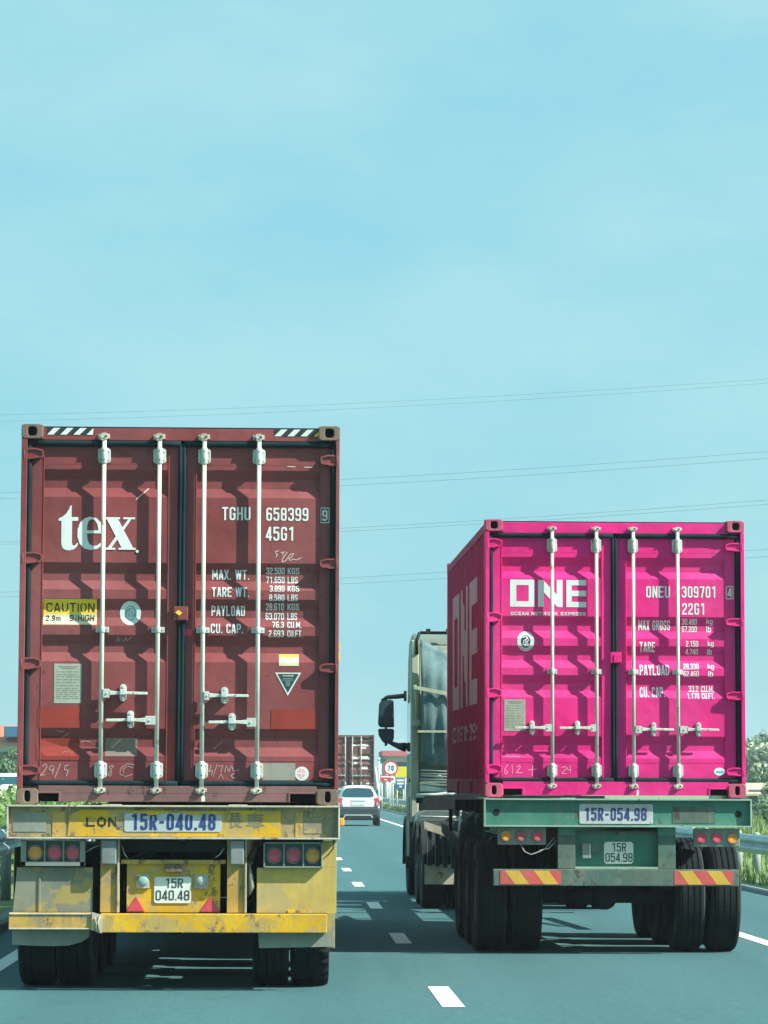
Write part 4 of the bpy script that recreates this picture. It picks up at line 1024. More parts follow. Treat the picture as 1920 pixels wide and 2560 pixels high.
def chassis_common(root, length, rail_x, web_mat, axles_y, tracks, lug=False, top=1.385, fifth=True):
    for sx in (-1, 1):
        mb = MB()
        zt = top - .03
        mb.box(rail_x * sx - .07, rail_x * sx + .07, .13, length, zt - .018, zt, web_mat); mb.box(rail_x * sx - .07, rail_x * sx + .07, .13, length, zt - .42, zt - .40, web_mat)
        mb.box(rail_x * sx - .01, rail_x * sx + .01, .13, length, zt - .40, zt - .018, web_mat)
        mb.build('main_rail', root)
    for y in [1.9, 3.6, 5.3, 7.0, 8.7, length - 1.0]:
        mb = MB(); mb.box(-1.19, 1.19, y, y + .12, top - .15, top - .032, STEELDK); mb.build('cross_member', root)
    for y in (.1, length - .28):
        for sx in (-1, 1):
            mb = MB(); mb.box(sx * 1.21, sx * .98, y + .05, y + .25, top - .12, top, web_mat); mb.build('twistlock_bolster', root)
    for y in axles_y:
        axle(root, y, tracks, lug_right=lug)
        for sx in (-1, 1):
            mb = MB()
            for k in range(5): mb.box(sx * rail_x - .04, sx * rail_x + .04, y - .5 + k * .06, y + .5 - k * .06, .60 + k * .014, .613 + k * .014, STEELDK)
            mb.box(sx * rail_x - .05, sx * rail_x + .05, y - .05, y + .05, .56, .60, STEELDK); mb.box(sx * rail_x - .03, sx * rail_x + .03, y + .5, y + .62, .60, top - .42, STEELDK)
            mb.build('leaf_spring', root)
    for sx in (-1, 1):     # landing legs
        mb = MB(); y = length - 3.1
        mb.box(sx * .78 - .06, sx * .78 + .06, y, y + .12, .55, top - .15, STEELDK); mb.box(sx * .78 - .04, sx * .78 + .04, y + .02, y + .10, .38, .55, GALVCAM)
        mb.box(sx * .78 - .13, sx * .78 + .13, y - .06, y + .18, .35, .38, STEELDK)
        mb.tube([(sx * .74, y + .05, .6), (sx * .45, y + .9, top - .4)], .025, STEELDK, n=8)
        mb.build('landing_leg', root)

def plate_obj(parent, name, x0, x1, z0, z1, y, base, lines, mat, bold=.13, rivets=None, r=.012, lab=None, W_=.52):
    mb = MB(); c = r
    mb.prism([(x0 + c, z0), (x1 - c, z0), (x1, z0 + c), (x1, z1 - c), (x1 - c, z1), (x0 + c, z1), (x0, z1 - c), (x0, z0 + c)], 'y', y, y + .004, base)
    for s, a, b, t, bt in lines:
        for k, (vv, ff) in enumerate(stroke_text(s, a, b, bt, t, bold, W_, .11, .14)):
            mb.add_mesh([(p[0], y - .0018 - .0004 * k, p[1]) for p in vv], ff, mat)
    for (a, b) in rivets or []: mb.lathe([(.006, 0), (.004, -.004)], (a, y, b), 'y', GALVCAM, n=8)
    o = mb.build(name, parent, fix=False)
    if lab: o['label'] = lab
    return o

# ------------------------------------------------------------------ yellow trailer
yel = empty('container_trailer', (LX, LY, 0))
tag(yel, 'worn yellow container trailer with plate 15R 040.48 under the red container', 'trailer')
TU = lambda p: (p - AX) / SA
TZ = lambda p: 1.53 + (1970 - p) / SA
chassis_common(yel, 12.3, .5, OCHRE, (.80, 2.11, 3.42), [TU(88), TU(184), TU(678), TU(778)], lug=True, top=1.395)
mb = MB(); channel_beam(mb, TU(23), TU(848), TZ(2097.5), TZ(2014), -.02, -.075, OCHRE, PALEEDGE)
mb.box(TU(258), TU(306), -.05, .05, TZ(2014), TZ(2014) + .007, PALEEDGE); mb.box(TU(571), TU(618), -.05, .05, TZ(2014), TZ(2014) + .007, PALEEDGE)
mb.build('rear_beam', yel, bevel=.004)
# name board with torn lettering, pale patches
mb = MB(); yb = -.026
mb.prism([(TU(173.6), TZ(2091)), (TU(702), TZ(2092)), (TU(701), TZ(2026)), (TU(470), TZ(2027)), (TU(206), TZ(2025)), (TU(178), TZ(2037))], 'y', yb, yb + .004, YELLOW2)
for s, a, b, t, bt, m in (('LON', 219, 296, 2040, 2071, BLACKDEC),):
    for k, (vv, ff) in enumerate(stroke_text(s, TU(a), TU(b), TZ(bt), TZ(t), .19, .78, .18, .34)): mb.add_mesh([(p[0], yb - .0015 - .0004 * k, p[1]) for p in vv], ff, m)
for s, a, b in (('長', 571, 607), ('車', 616, 660)):
    vv, ff = fit_text(s, TU(a), TU(b), TZ(2071), TZ(2032), .02); mb.add_mesh([(p[0], yb - .0015, p[1]) for p in vv], [tuple(reversed(f)) for f in ff], WORNINK)
nb = mb.build('name_board', yel, fix=False); nb['label'] = 'yellow painted name board with torn letters LON'
mb = MB()
mb.poly([(TU(x), yb - .002, TZ(y)) for x, y in ((296, 2074), (318, 2074), (318, 2030), (300, 2034), (292, 2048))], OCHRE); mb.build('worn_patch', nb)
npb = plate_obj(yel, 'number_board', TU(314), TU(555), TZ(2079), TZ(2033), yb - .005, BOARDBLUE, [('15R-040.48', TU(331), TU(540), TZ(2034), TZ(2076))], BLUEDEC, .155, W_=.42, lab='pale board with torn blue digits 15R-040.48')
mb = MB()     # yellow paint lapping over the board's top edge
rnd = random.Random(4); top = [(TU(312), TZ(2026))]; low = []
for k in range(24):
    x = 312 + k * 246 / 23; low.append((TU(x), TZ(2034.0 + rnd.uniform(-3, 5) - (4 if 9 < k < 14 else 0))))
mb.poly([(TU(312), yb - .0085, TZ(2028)), (TU(558), yb - .0085, TZ(2028))] + [(p[0], yb - .0085, p[1]) for p in reversed(low)], YELLOW2); mb.build('overpaint', npb)
mb = MB(); mb.box(TU(38), TU(121), -.0245, -.0205, TZ(2080), TZ(2031), FLAP); mb.build('worn_reflector', yel)
mb = MB(); mb.box(TU(758), TU(834), -.0245, -.0205, TZ(2082), TZ(2033), OCHRE)
mb.build('worn_reflector', yel)
for a, b in ((738, 757), (136, 168)): MB().box(TU(a), TU(b), -.0245, -.0205, TZ(2092), TZ(2030), YELLOW).build('yellow_patch', yel)
# lamp boxes
for bx, lens, lb in (((58, 217, 2099, 2165), ((92.6, 2133, LENSAMBER), (141, 2133, LENSRED), (186, 2133, LENSRED)), 'tail lamp box with amber lamp at the outer end'),
                     ((659, 806, 2104, 2168), ((686, 2138, LENSRED), (734, 2138, LENSRED), (782, 2138, LENSAMBER)), 'tail lamp box with amber lamp at the outer end')):
    x0, x1, z1, z0 = TU(bx[0]), TU(bx[1]), TZ(bx[2]), TZ(bx[3]); mb = MB(); yy = .0
    mb.box(x0, x1, yy + .05, yy + .10, z0, z1, LAMPBACK)
    mb.box(x0, x1, yy, yy + .05, z0, z0 + (.035 if bx[0] < 100 else .012), LAMPBOX); mb.box(x0, x1, yy, yy + .05, z1 - .012, z1, LAMPBOX)
    wl_ = .04 if bx[0] < 100 else .012
    mb.box(x0, x0 + wl_, yy, yy + .05, z0, z1, LAMPBOX); mb.box(x1 - wl_, x1, yy, yy + .05, z0, z1, LAMPBOX)
    xs = [l_[0] for l_ in lens]
    for a, b in zip(xs, xs[1:]): mb.box(TU((a + b) / 2) - .006, TU((a + b) / 2) + .006, yy + .004, yy + .05, z0 + .01, z1 - .01, LAMPBOX)
    o = mb.build('tail_lamp_box', yel, bevel=.003)
    for px, py, m in lens: lamp(o, TU(px), TZ(py), yy + .049, .053, m)
# posts and buffers
for a, b, ba, bb in ((255, 302, 258, 295), (569, 618, 577, 611)):
    mb = MB(); mb.box(TU(a), TU(b), .02, .13, TZ(2279), TZ(2097), YELLOW); mb.box(TU(b) - .016, TU(b), -.0, .02, TZ(2279), TZ(2097), PALEEDGE); mb.build('bumper_post', yel, bevel=.003)
    mb = MB(); mb.box(TU(ba), TU(bb), -.045, .019, TZ(2160), TZ(2100), RUBBERBLK); mb.build('rubber_buffer', yel, bevel=.008)
# plate panel
mb = MB(); mb.box(TU(320), TU(552), .075, .085, TZ(2279), TZ(2150), YELLOW2); mb.box(TU(306), TU(565), .045, .075, TZ(2159), TZ(2149), YELLOW); pp = mb.build('plate_panel', yel)
plate_obj(yel, 'licence_plate', TU(388), TU(480), TZ(2256), TZ(2191), .066, PLATEWHITE, [('15R', TU(416), TU(460), TZ(2195), TZ(2219)), ('040.48', TU(392), TU(476), TZ(2224), TZ(2249))], PLATEINKB, .13, r=.012, lab='white licence plate 15R 040.48')
for a, b in ((344, 376), (488, 523)):
    mb = MB(); mb.box(TU(a), TU(b), .055, .0745, TZ(2220), TZ(2184), PALEEDGE); o = mb.build('marker_lamp', yel, bevel=.004)
    c = ((a + b) / 2, 2201); mb = MB(); mb.lathe([(.040, 0), (.038, -.008), (.03, -.012), (.001, -.016)], (TU(c[0]), .0545, TZ(c[1])), 'y', GREYGREEN if a < 400 else BOARDBLUE, n=20); mb.build('lens', o)
mb = MB(); mb.box(TU(414), TU(457), .02, .0745, TZ(2180), TZ(2160), REDCAST); mb.build('plate_lamp', yel, bevel=.006)
for tri in (((344, 2239), (320, 2277), (365, 2277)), ((528, 2238), (502, 2278), (552, 2278))):
    mb = MB(); mb.prism([(TU(x), TZ(y)) for x, y in tri], 'y', .066, .0745, LENSRED)
    cx_ = sum(p[0] for p in tri) / 3; cy_ = sum(p[1] for p in tri) / 3
    mb.build('triangle_reflector', yel, bevel=.003)
# mudguards and flaps
for s, pts, m, flap, fm in (('l', ((48, 2168), (236, 2168), (236, 2279), (39, 2279)), MUDGUARDG, [(39, 2321), (231, 2319), (228, 2340), (210, 2352), (180, 2360), (140, 2362), (90, 2361), (38, 2358)], FLAP),
                            ('r', ((643, 2168), (841, 2168), (841, 2280), (643, 2280)), MUDGUARD, [(647, 2327), (834, 2322), (836, 2362), (650, 2366)], FLAP)):
    mb = MB(); mb.prism([(TU(x), TZ(y)) for x, y in pts], 'y', .05, .06, m)
    if s == 'r':
        mb.box(TU(805), TU(841), .05, .06, TZ(2168), TZ(2100), m); mb.box(TU(841) - .006, TU(841), .06, 1.6, TZ(2280), TZ(2100), m)
        mb.box(TU(818), TU(838), .04, .05, TZ(2366), TZ(2279), MUDGUARDG); mb.box(TU(720), TU(780), .042, .0495, TZ(2280), TZ(2272), YELLOW2)
    else:
        mb.box(TU(102), TU(107), .04, .05, TZ(2279), TZ(2168), m); mb.box(TU(39), TU(39) + .006, .06, 1.6, TZ(2279), TZ(2120), m)
    mg = mb.build('mudguard', yel, bevel=.002)
    mb = MB(); pts2 = [(TU(x), TZ(y)) for x, y in flap]
    mb.prism(pts2, 'y', .036, .044, fm); mb.build('mud_flap', yel)
# bumper: two lengths of channel joined off-centre
mb = MB(); mb.box(TU(32), TU(240), -.05, .03, TZ(2320), TZ(2279), YELLOW); mb.box(TU(33), TU(239), -.058, -.05, TZ(2284), TZ(2280), PALEEDGE); mb.box(TU(33), TU(239), -.058, -.05, TZ(2320), TZ(2316), PALEEDGE)
mb.build('bumper', yel, bevel=.004)
mb = MB(); mb.box(TU(258), TU(818), -.06, .03, TZ(2327), TZ(2281), YELLOW2); mb.build('bumper', yel, bevel=.005)
mb = MB(); mb.prism([(TU(236), TZ(2321)), (TU(262), TZ(2329)), (TU(263), TZ(2283)), (TU(250), TZ(2281)), (TU(238), TZ(2277))], 'y', -.066, -.05, PALEEDGE)
mb.tube([(TU(244), -.07, TZ(2292)), (TU(248), -.072, TZ(2305)), (TU(245), -.07, TZ(2322))], .008, OCHRE, n=6); mb.tube([(TU(258), -.07, TZ(2286)), (TU(252), -.072, TZ(2300)), (TU(256), -.07, TZ(2326))], .007, PALEEDGE, n=6)
mb.build('bumper_joint', yel)
mb = MB(); mb.box(TU(306), TU(565), .14, .16, TZ(2130), TZ(2102), STEELDK); mb.build('inner_plate', yel)
mb = MB(); mb.prism([(1.235, 1.36), (1.272, 1.34), (1.272, 1.27), (1.235, 1.27)], 'y', .2, .3, LENSAMBER)
mb = MB(); mb.box(TU(848), TU(860), .02, .09, TZ(2064), TZ(2044), LENSAMBER); mb.build('side_marker', yel, bevel=.01)
for sx in (-1, 1):
    mb = MB(); mb.box(sx * .72, sx * 1.18, 4.15, 5.9, .42, 1.02, STEELDK); mb.box(sx * .75, sx * 1.0, 5.9, 8.8, .62, 1.0, STEELDK); mb.build('added_shade_box', yel, bevel=.02)  # unseen boxes added to shade the road under the trailer
    mb = MB(); mb.box(sx * .2, sx * .35, 4.3, 4.6, .55, 1.0, STEELDK); mb.lathe([(.02, -.35), (.11, -.33), (.12, .33), (.02, .35)], (sx * .35, 5.0, .8), 'y', STEELDK, n=14); mb.build('air_tank', yel)
# hanging wires
for pts in ([(215, .06, 2132), (235, .05, 2120), (255, .06, 2112)], [(307, .06, 2115), (314, .05, 2135), (322, .07, 2146)], [(560, .06, 2120), (552, .04, 2134), (540, .07, 2143)], [(834, .02, 2102), (832, 0, 2120), (820, .05, 2136)]):
    MB().tube([(TU(a), b, TZ(c)) for a, b, c in pts], .005, BLACKPL if pts[0][0] > 800 else HOSE, n=6).build('wiring', yel)
mb = MB(); mb.tube([(TU(624), .06, TZ(2160)), (TU(628), .05, TZ(2190)), (TU(630), .06, TZ(2215)), (TU(626), .07, TZ(2235))], [.008, .018, .02, .006], FLAP, n=8); mb.build('rag_tie', yel)

# ------------------------------------------------------------------ green trailer
grn = empty('container_trailer', (PX, PY, 0))
tag(grn, 'green container trailer with plate 15R 054.98 under the magenta container', 'trailer')
GU = lambda p: (p - BX) / SB
GZ = lambda p: 1.53 + (1970 - p) / SB
chassis_common(grn, 12.4, .47, GREENDULL, (.78, 2.13, 3.48), [-1.135, -.795, .735, 1.075], top=1.44)
mb = MB(); channel_beam(mb, GU(1207), GU(1876), GZ(2064), GZ(1994), -.02, -.07, GREEN, GREENPALE)
mb.disc(GU(1238.5), GZ(2028), .033, -.0225, -.0195, DARKHOLE, 20); mb.disc(GU(1844), GZ(2031), .033, -.0225, -.0195, DARKHOLE, 20)
mb.box(GU(1396), GU(1436), -.04, .05, GZ(1994), GZ(1994) + .007, GREENPALE); mb.box(GU(1645), GU(1700), -.04, .05, GZ(1994), GZ(1994) + .007, GREENPALE)
mb.build('rear_beam', grn, bevel=.004)
plate_obj(grn, 'number_board', GU(1446), GU(1630), GZ(2056), GZ(2007), -.026, BOARDBLUE, [('15R-054.98', GU(1459), GU(1614), GZ(2016), GZ(2049))], BLUEDEC, .15, W_=.42, rivets=[(GU(1449), GZ(2011)), (GU(1625), GZ(2011)), (GU(1625), GZ(2052))], lab='pale board with blue digits 15R-054.98')
mb = MB(); mb.box(GU(1679), GU(1786), -.024, -.0205, GZ(2054), GZ(2013), GREENDULL); mb.build('worn_patch', grn)
for bx, lens, shape in (((1242, 1363, 2065, 2109), ((1263, 2087, LENSAMBER), (1301, 2087, LENSDIM), (1342, 2087, LENSRED)), 0), ((1733, 1848, 2067, 2113), ((1751, 2090, LENSRED), (1790, 2090, LENSRED), (1829, 2092, LENSAMBER)), 1)):
    x0, x1, z1, z0 = GU(bx[0]), GU(bx[1]), GZ(bx[2]), GZ(bx[3]); mb = MB()
    mb.box(x0, x1, .0, .06, z0, z1, LAMPBOX); o = mb.build('tail_lamp_box', grn, bevel=.008)
    for px, py, m in lens: lamp(o, GU(px), GZ(py), -.001, .049, m)
for a, b in ((1392.5, 1436), (1643, 1687)):
    mb = MB(); mb.box(GU(a), GU(b), .0, .12, GZ(2168), GZ(2064), GREENDULL); mb.box(GU(a), GU(b), -.01, .0, GZ(2085), GZ(2064), GREEN); mb.build('bumper_post', grn, bevel=.003)
mb = MB(); mb.box(GU(1436), GU(1643), .10, .11, GZ(2166), GZ(2074), GREEN); mb.box(GU(1436), GU(1643), .08, .10, GZ(2082), GZ(2076), GREENDULL); mb.box(GU(1436), GU(1643), .0, .10, GZ(2168), GZ(2163), GREENPALE)
mb.build('plate_panel', grn)
plate_obj(grn, 'licence_plate', GU(1510.5), GU(1584), GZ(2156), GZ(2101), .09, PLATEWHITE, [('15R', GU(1531), GU(1566), GZ(2104), GZ(2126)), ('054.98', GU(1514), GU(1582), GZ(2129), GZ(2151))], PLATEINKB, .13, r=.02, lab='white licence plate 15R 054.98')
mb = MB(); mb.box(GU(1454), GU(1475), .04, .0995, GZ(2143), GZ(2105), LAMPBOX); mb.box(GU(1472), GU(1475.5), .038, .05, GZ(2142), GZ(2107), SILVER); mb.build('plate_lamp', grn, bevel=.006)
mb = MB(); mb.box(GU(1478), GU(1504), .096, .0995, GZ(2134), GZ(2107), GREENDULL); mb.build('worn_patch', grn)
mb = MB(); mb.box(GU(1230.5), GU(1843), -.045, .045, GZ(2210), GZ(2169), GREENDULL); mb.build('bumper', grn, bevel=.006)
for a, b in ((1248, 1399), (1682, 1829)):
    mb = MB(); z0, z1 = GZ(2206), GZ(2172); w = GU(b) - GU(a)
    mb.box(GU(a), GU(b), -.0485, -.0455, z0, z1, REFLRED)
    for k in (0.07, .55):
        x0 = GU(a) + w * k; sl = w * .17; ww = w * .24
        mb.poly([(x0, -.0497, z1), (x0 + sl, -.0497, z0), (x0 + sl + ww, -.0497, z0), (x0 + ww, -.0497, z1)], REFLYEL)
    mb.build('striped_reflector', grn, fix=False)
for pts in ([(1300, .03, 2109), (1310, .0, 2126), (1325, -.01, 2133), (1345, .0, 2126), (1362, .03, 2118), (1385, .06, 2090)], [(1345, .02, 2122), (1370, .02, 2118), (1390, .06, 2098)]):
    MB().tube([(GU(a), b, GZ(c)) for a, b, c in pts], .005, HOSE, n=6).build('wiring', grn)
# side guard, front bolster, spare air tank, mud flap ahead of the bogie
for sx in (-1, 1):
    mb = MB(); mb.prism([(7.6, 1.02), (7.6, 1.14), (4.6, .98), (4.6, .86)], 'x', sx * 1.20 - .02, sx * 1.20 + .02, STEELDK); mb.box(sx * 1.20 - .02, sx * 1.20 + .02, 6.0, 6.06, .98, 1.30, STEELDK); mb.build('side_guard', grn)
    mb = MB(); mb.tube([(sx * 1.1, 5.3, 1.0), (sx * .9, 7.9, 1.36)], .03, STEELDK, n=8); mb.tube([(sx * 1.18, 5.0, .95), (sx * 1.0, 7.4, 1.28)], .012, GALV2, n=6); mb.build('guard_strut', grn)
mb = MB(); mb.lathe([(.02, -.5), (.12, -.47), (.14, -.42), (.14, .42), (.12, .47), (.02, .5)], (0, 4.6, .83), 'x', STEELDK, n=18); mb.build('air_tank', grn)
mb = MB(); mb.box(-1.2, 1.2, 12.1, 12.4, 1.24, 1.44, STEELDK); mb.build('front_bolster', grn)

# ------------------------------------------------------------------ tractor unit of the magenta truck
trc = empty('tractor_unit', (3.02, 41.7, 0))
tag(trc, 'cream cab-over tractor unit with grey tarpaulin behind its cab pulling the green trailer', 'truck')
for sx in (-1, 1):
    mb = MB(); mb.box(sx * .43 - .04, sx * .43 + .04, -3.9, 2.3, .80, 1.05, STEELDK); mb.build('frame_rail', trc)
for y in (-3.1, -1.75): axle(trc, y, [-1.10, -.77, .77, 1.10])
axle(trc, 1.62, [-1.08, 1.08])
# cab shell: side profile (y, z), full width with bevelled edges
mb = MB(); prof = [(0, 1.02), (0, 3.50), (.10, 3.64), (.5, 3.72), (1.25, 3.66), (1.62, 3.40), (1.98, 2.30), (2.10, 1.75), (2.12, .95), (2.05, .85), (1.7, 1.12), (1.2, 1.12), (1.0, 1.02)]
mb.prism(prof, 'x', -1.21, 1.21, CABSIDE); cabo = mb.build('cab_body', trc, bevel=.05)
mb = MB(); mb.box(-1.20, 1.20, 2.02, 2.32, .38, .92, CABSIDE); mb.build('front_bumper', trc, bevel=.06)
for sx in (-1, 1):
    mb = MB(); mb.box(sx * 1.243, sx * 1.13, -.10, .04, 1.06, 3.60, CAB); mb.build('rear_corner_pillar', trc, bevel=.02)
    mb = MB(); mb.prism([(.62, 2.02), (.62, 2.75), (1.50, 2.75), (1.78, 2.30), (1.85, 2.02)], 'x', sx * 1.205, sx * 1.216, GLASS); mb.build('side_window', trc)
    mb = MB(); mb.prism([(.55, 1.1), (.55, 2.82), (1.5, 2.82), (1.95, 2.0), (1.98, 1.1)], 'x', sx * 1.19, sx * 1.212, CABSIDE); d = mb.build('door', trc)
    MB().box(sx * 1.212, sx * 1.235, .66, .84, 1.62, 1.67, BLACKPL).build('handle', d)
    # front mudguard and steps
    mb = MB(); arc = [(1.62 + .62 * math.cos(R(a)), .515 + .62 * math.sin(R(a))) for a in range(-8, 200, 13)]; inn = [(1.62 + .57 * math.cos(R(a)), .515 + .57 * math.sin(R(a))) for a in range(192, -16, -13)]
    mb.prism(arc + inn, 'x', sx * 1.26, sx * .9, BLACKPL); mb.build('front_mudguard', trc)
    mb = MB(); mb.prism([(.05, .60), (.02, 1.30), (.30, 1.42), (1.0, 1.40), (1.0, .85), (.9, .55)], 'x', sx * 1.255, sx * 1.0, BLACKPL); mb.build('side_fairing', trc, bevel=.03)
    # rear wheel mudguards, hub nuts
    for y in (-3.1, -1.75):
        mb = MB(); arc = [(y + .585 * math.cos(R(a)), .515 + .585 * math.sin(R(a))) for a in range(20, 165, 12)]; inn = [(y + .565 * math.cos(R(a)), .515 + .565 * math.sin(R(a))) for a in range(160, 15, -12)]
        mb.prism(arc + inn, 'x', sx * 1.25, sx * .62, STEELDK); mb.build('rear_mudguard', trc)
    mb = MB(); mb.box(sx * 1.23, sx * .86, -3.98, -3.97, .33, .58, PALEEDGE); mb.build('mud_flap', trc)
    for k in range(4):
        mb = MB(); xk = sx * (1.20 - k * .10); mb.box(xk, xk - sx * .055, -4.06 + .02 * k, -3.98, .57 - .015 * k, 1.0 - .02 * k, STEELDK); mb.box(xk, xk - sx * .008, -4.065 + .02 * k, -4.06 + .02 * k, .57 - .015 * k, 1.0 - .02 * k, TARP); mb.build('rack_slat', trc)
    mb = MB(); mb.prism([(sx * 1.24, 1.02), (sx * 1.24, 1.12), (sx * .80, .98), (sx * .80, .88)], 'y', -4.09, -4.06, PALEEDGE if sx < 0 else STEELDK); mb.build('rack_bar', trc)
    mb = MB(); mb.tube([(sx * 1.22, -2.0, 1.12), (sx * 1.2, -2.1, 1.16), (sx * .7, -2.15, 1.15), (sx * .66, -2.15, 1.08), (sx * .55, -2.15, 1.05)], .012, GALV, n=8); mb.build('grab_rail', trc)
    # fuel tank
    mb = MB(); pts = [(sx * .93 + .27 * math.copysign(abs(math.cos(R(a))) ** .5, math.cos(R(a))), .98 + .26 * math.copysign(abs(math.sin(R(a))) ** .5, math.sin(R(a)))) for a in range(0, 360, 15)]
    mb.prism(pts, 'y', -1.05, -.12, TANKM); mb.build('fuel_tank', trc, bevel=.01)
    # mirrors
    mb = MB(); x0 = sx * 1.24
    mb.tube([(x0, 1.9, 2.88), (sx * 1.36, 2.0, 2.87), (sx * 1.50, 2.03, 2.86), (sx * 1.58, 2.03, 2.80)], [.035, .035, .03, .03], BLACKPL, n=8)
    mb.tube([(x0, 1.95, 2.13), (sx * 1.34, 2.02, 2.15), (sx * 1.44, 2.03, 2.19), (sx * 1.56, 2.03, 2.25)], [.07, .045, .03, .03], BLACKPL, n=8)
    mb.box(sx * 1.22, sx * 1.26, 1.86, 1.94, 2.80, 2.95, BLACKPL)
    mb.tube([(sx * 1.515, 2.04, 2.15), (sx * 1.515, 2.04, 2.85)], .02, BLACKPL, n=8)
    arm = mb.build('mirror_arm', trc)
    for pts, nm in (([(1.395, 2.42), (1.405, 2.80), (1.44, 2.83), (1.60, 2.80), (1.618, 2.75), (1.632, 2.46), (1.60, 2.42)], 'mirror_housing'), ([(1.40, 2.25), (1.395, 2.385), (1.42, 2.40), (1.62, 2.40), (1.632, 2.38), (1.62, 2.30), (1.56, 2.20), (1.44, 2.17)], 'lower_mirror_housing')):
        mb = MB(); mb.prism([(sx * p[0], p[1]) for p in pts], 'y', 1.98, 2.12, BLACKPL); o = mb.build(nm, trc, bevel=.02)
        cxm = sum(p[0] for p in pts) / len(pts); czm = sum(p[1] for p in pts) / len(pts)
        mb = MB(); mb.prism([(sx * (cxm + (p[0] - cxm) * .84), czm + (p[1] - czm) * .84) for p in pts], 'y', 1.972, 1.981, MIRRORG); mb.build('mirror_glass', o)
MB().prism([(1.60, 2.40), (1.95, 2.30), (1.64, 3.32), (1.56, 3.34)], 'x', -1.1, 1.1, GLASS)
mb = MB(); mb.poly([(-1.08, 2.002, 2.28), (1.08, 2.002, 2.28), (1.0, 1.66, 3.34), (-1.0, 1.66, 3.34)], GLASS); mb.build('windscreen', trc)
# cab back: pale upper panel, roof bar, tarpaulin with folds, cross bars, struts
mb = MB(); mb.box(-1.12, 1.12, -.03, .0, 1.9, 3.52, CAB); mb.box(-1.0, 1.0, -.045, -.03, 3.36, 3.44, PALEEDGE); mb.build('cab_back_panel', trc, bevel=.01)
mb = MB(); mb.tube([(-1.12, -.06, 3.70), (1.12, -.06, 3.70)], .022, STEELDK, n=8)
for x in (-1.0, -.72, .72, 1.0): mb.box(x - .03, x + .03, -.09, -.03, 3.69, 3.755, STEELDK)
mb.tube([(-1.12, -.06, 3.70), (-1.16, -.09, 3.6), (-1.16, -.1, 3.4)], .025, STEELDK, n=8); mb.build('roof_bar', trc)
mb = MB(); nu, nv = 60, 22; b = 0
def tarp(u, v):
    x = -1.12 + 2.30 * u + .05 * (1 - v) ** 2 * (1 - u)
    zt_ = 3.60 - .05 * u - 1.25 * min(u, .5) ** 1.05 + .15 * max(0, u - .3)
    z = 1.84 + (zt_ - 1.84) * v
    fold = .030 * math.sin(34 * u * 2.37 + .6 * math.sin(4 * v)) * (1 - v) ** .5 * min(1, .3 + u * 4) + .02 * math.sin(15 * u + 5 * v) * v
    bell = -.28 - .16 * math.sin(math.pi * min(1, v * 1.05)) * (1 - .3 * u)
    return (x, bell + fold + .05 * math.sin(14 * v + 3 * u) * v * .5, z)
for j in range(nv + 1):
    for i in range(nu + 1): mb.v.append(tarp(i / nu, j / nv))
for j in range(nv):
    for i in range(nu):
        a = j * (nu + 1) + i; mb.face((a, a + 1, a + nu + 2, a + nu + 1), TARP, True)
o = mb.build('tarpaulin', trc, fix=False); sm = o.modifiers.new('cloth_thickness', 'SOLIDIFY'); sm.thickness = .012
mb = MB(); mb.box(-1.16, 1.16, -.49, -.47, 2.30, 2.33, CAB); mb.box(-1.16, -1.12, -.48, -.0, 2.30, 2.33, CAB); mb.build('tarpaulin_bar', trc)
mb = MB(); mb.prism([(-1.22, 2.90), (-1.20, 2.945), (-.6, 2.84), (1.1, 2.84), (1.1, 2.78), (-.6, 2.78)], 'y', -.485, -.455, CAB); mb.tube([(-1.2, -.47, 2.92), (-1.19, -.12, 2.95)], .03, CAB, n=8); mb.build('tarpaulin_bar', trc)
mb = MB(); mb.tube([(-1.19, -.16, 2.92), (-1.17, -.2, 2.75), (-1.165, -.2, 2.48)], .018, CAB, n=8); mb.box(-1.22, -1.12, -.24, -.12, 2.40, 2.48, CAB); mb.build('support_strut', trc)
for k in range(6):
    mb = MB(); z = 1.78 - k * .038; mb.tube([(-1.12, -.45, z - .01 * (k % 2)), (-.6, -.47, z - .02), (1.05, -.42, z - .04)], .011, HOSE, n=6); mb.build('hose', trc)
mb = MB(); mb.box(-1.13, 1.1, -.46, -.30, 1.49, 1.60, TARP); mb.box(-1.13, 1.1, -.465, -.30, 1.60, 1.612, CAB); mb.lathe([(.04, 0), (.05, .06), (.03, .10), (.005, .11)], (-.86, -.40, 1.61), 'z', CAB, n=14); mb.build('rear_locker', trc)
mb = MB(); mb.box(-1.18, 1.1, -.52, -.30, 1.33, 1.40, STEELDK); mb.box(-.62, -.40, -.9, -.45, 1.18, 1.5, STEELDK); mb.box(-.9, -.78, -.6, -.45, 1.05, 1.36, STEELDK); mb.tube([(-1.18, -.54, 1.43), (-.9, -.54, 1.44), (-.75, -.56, 1.46), (-.4, -.56, 1.44)], .03, GALV2, n=8); mb.build('catwalk', trc)
mb = MB(); mb.box(-.55, .55, -3.6, -2.0, 1.05, 1.16, STEELDK); mb.lathe([(.0, 0), (.45, 0), (.46, .06), (.40, .09), (0, .09)], (0, -2.6, 1.16), 'z', STEELDK, n=24); mb.build('fifth_wheel', trc)
for pts in ([(-.5, -.5, 1.45), (-.62, -1.0, 1.3), (-.45, -1.6, 1.22), (-.3, -2.0, 1.4)], [(-.3, -.5, 1.5), (-.42, -1.1, 1.22), (-.2, -1.7, 1.3)]):
    MB().tube([tuple(p) for p in pts], .02, BLACKPL, n=6).build('air_line', trc)

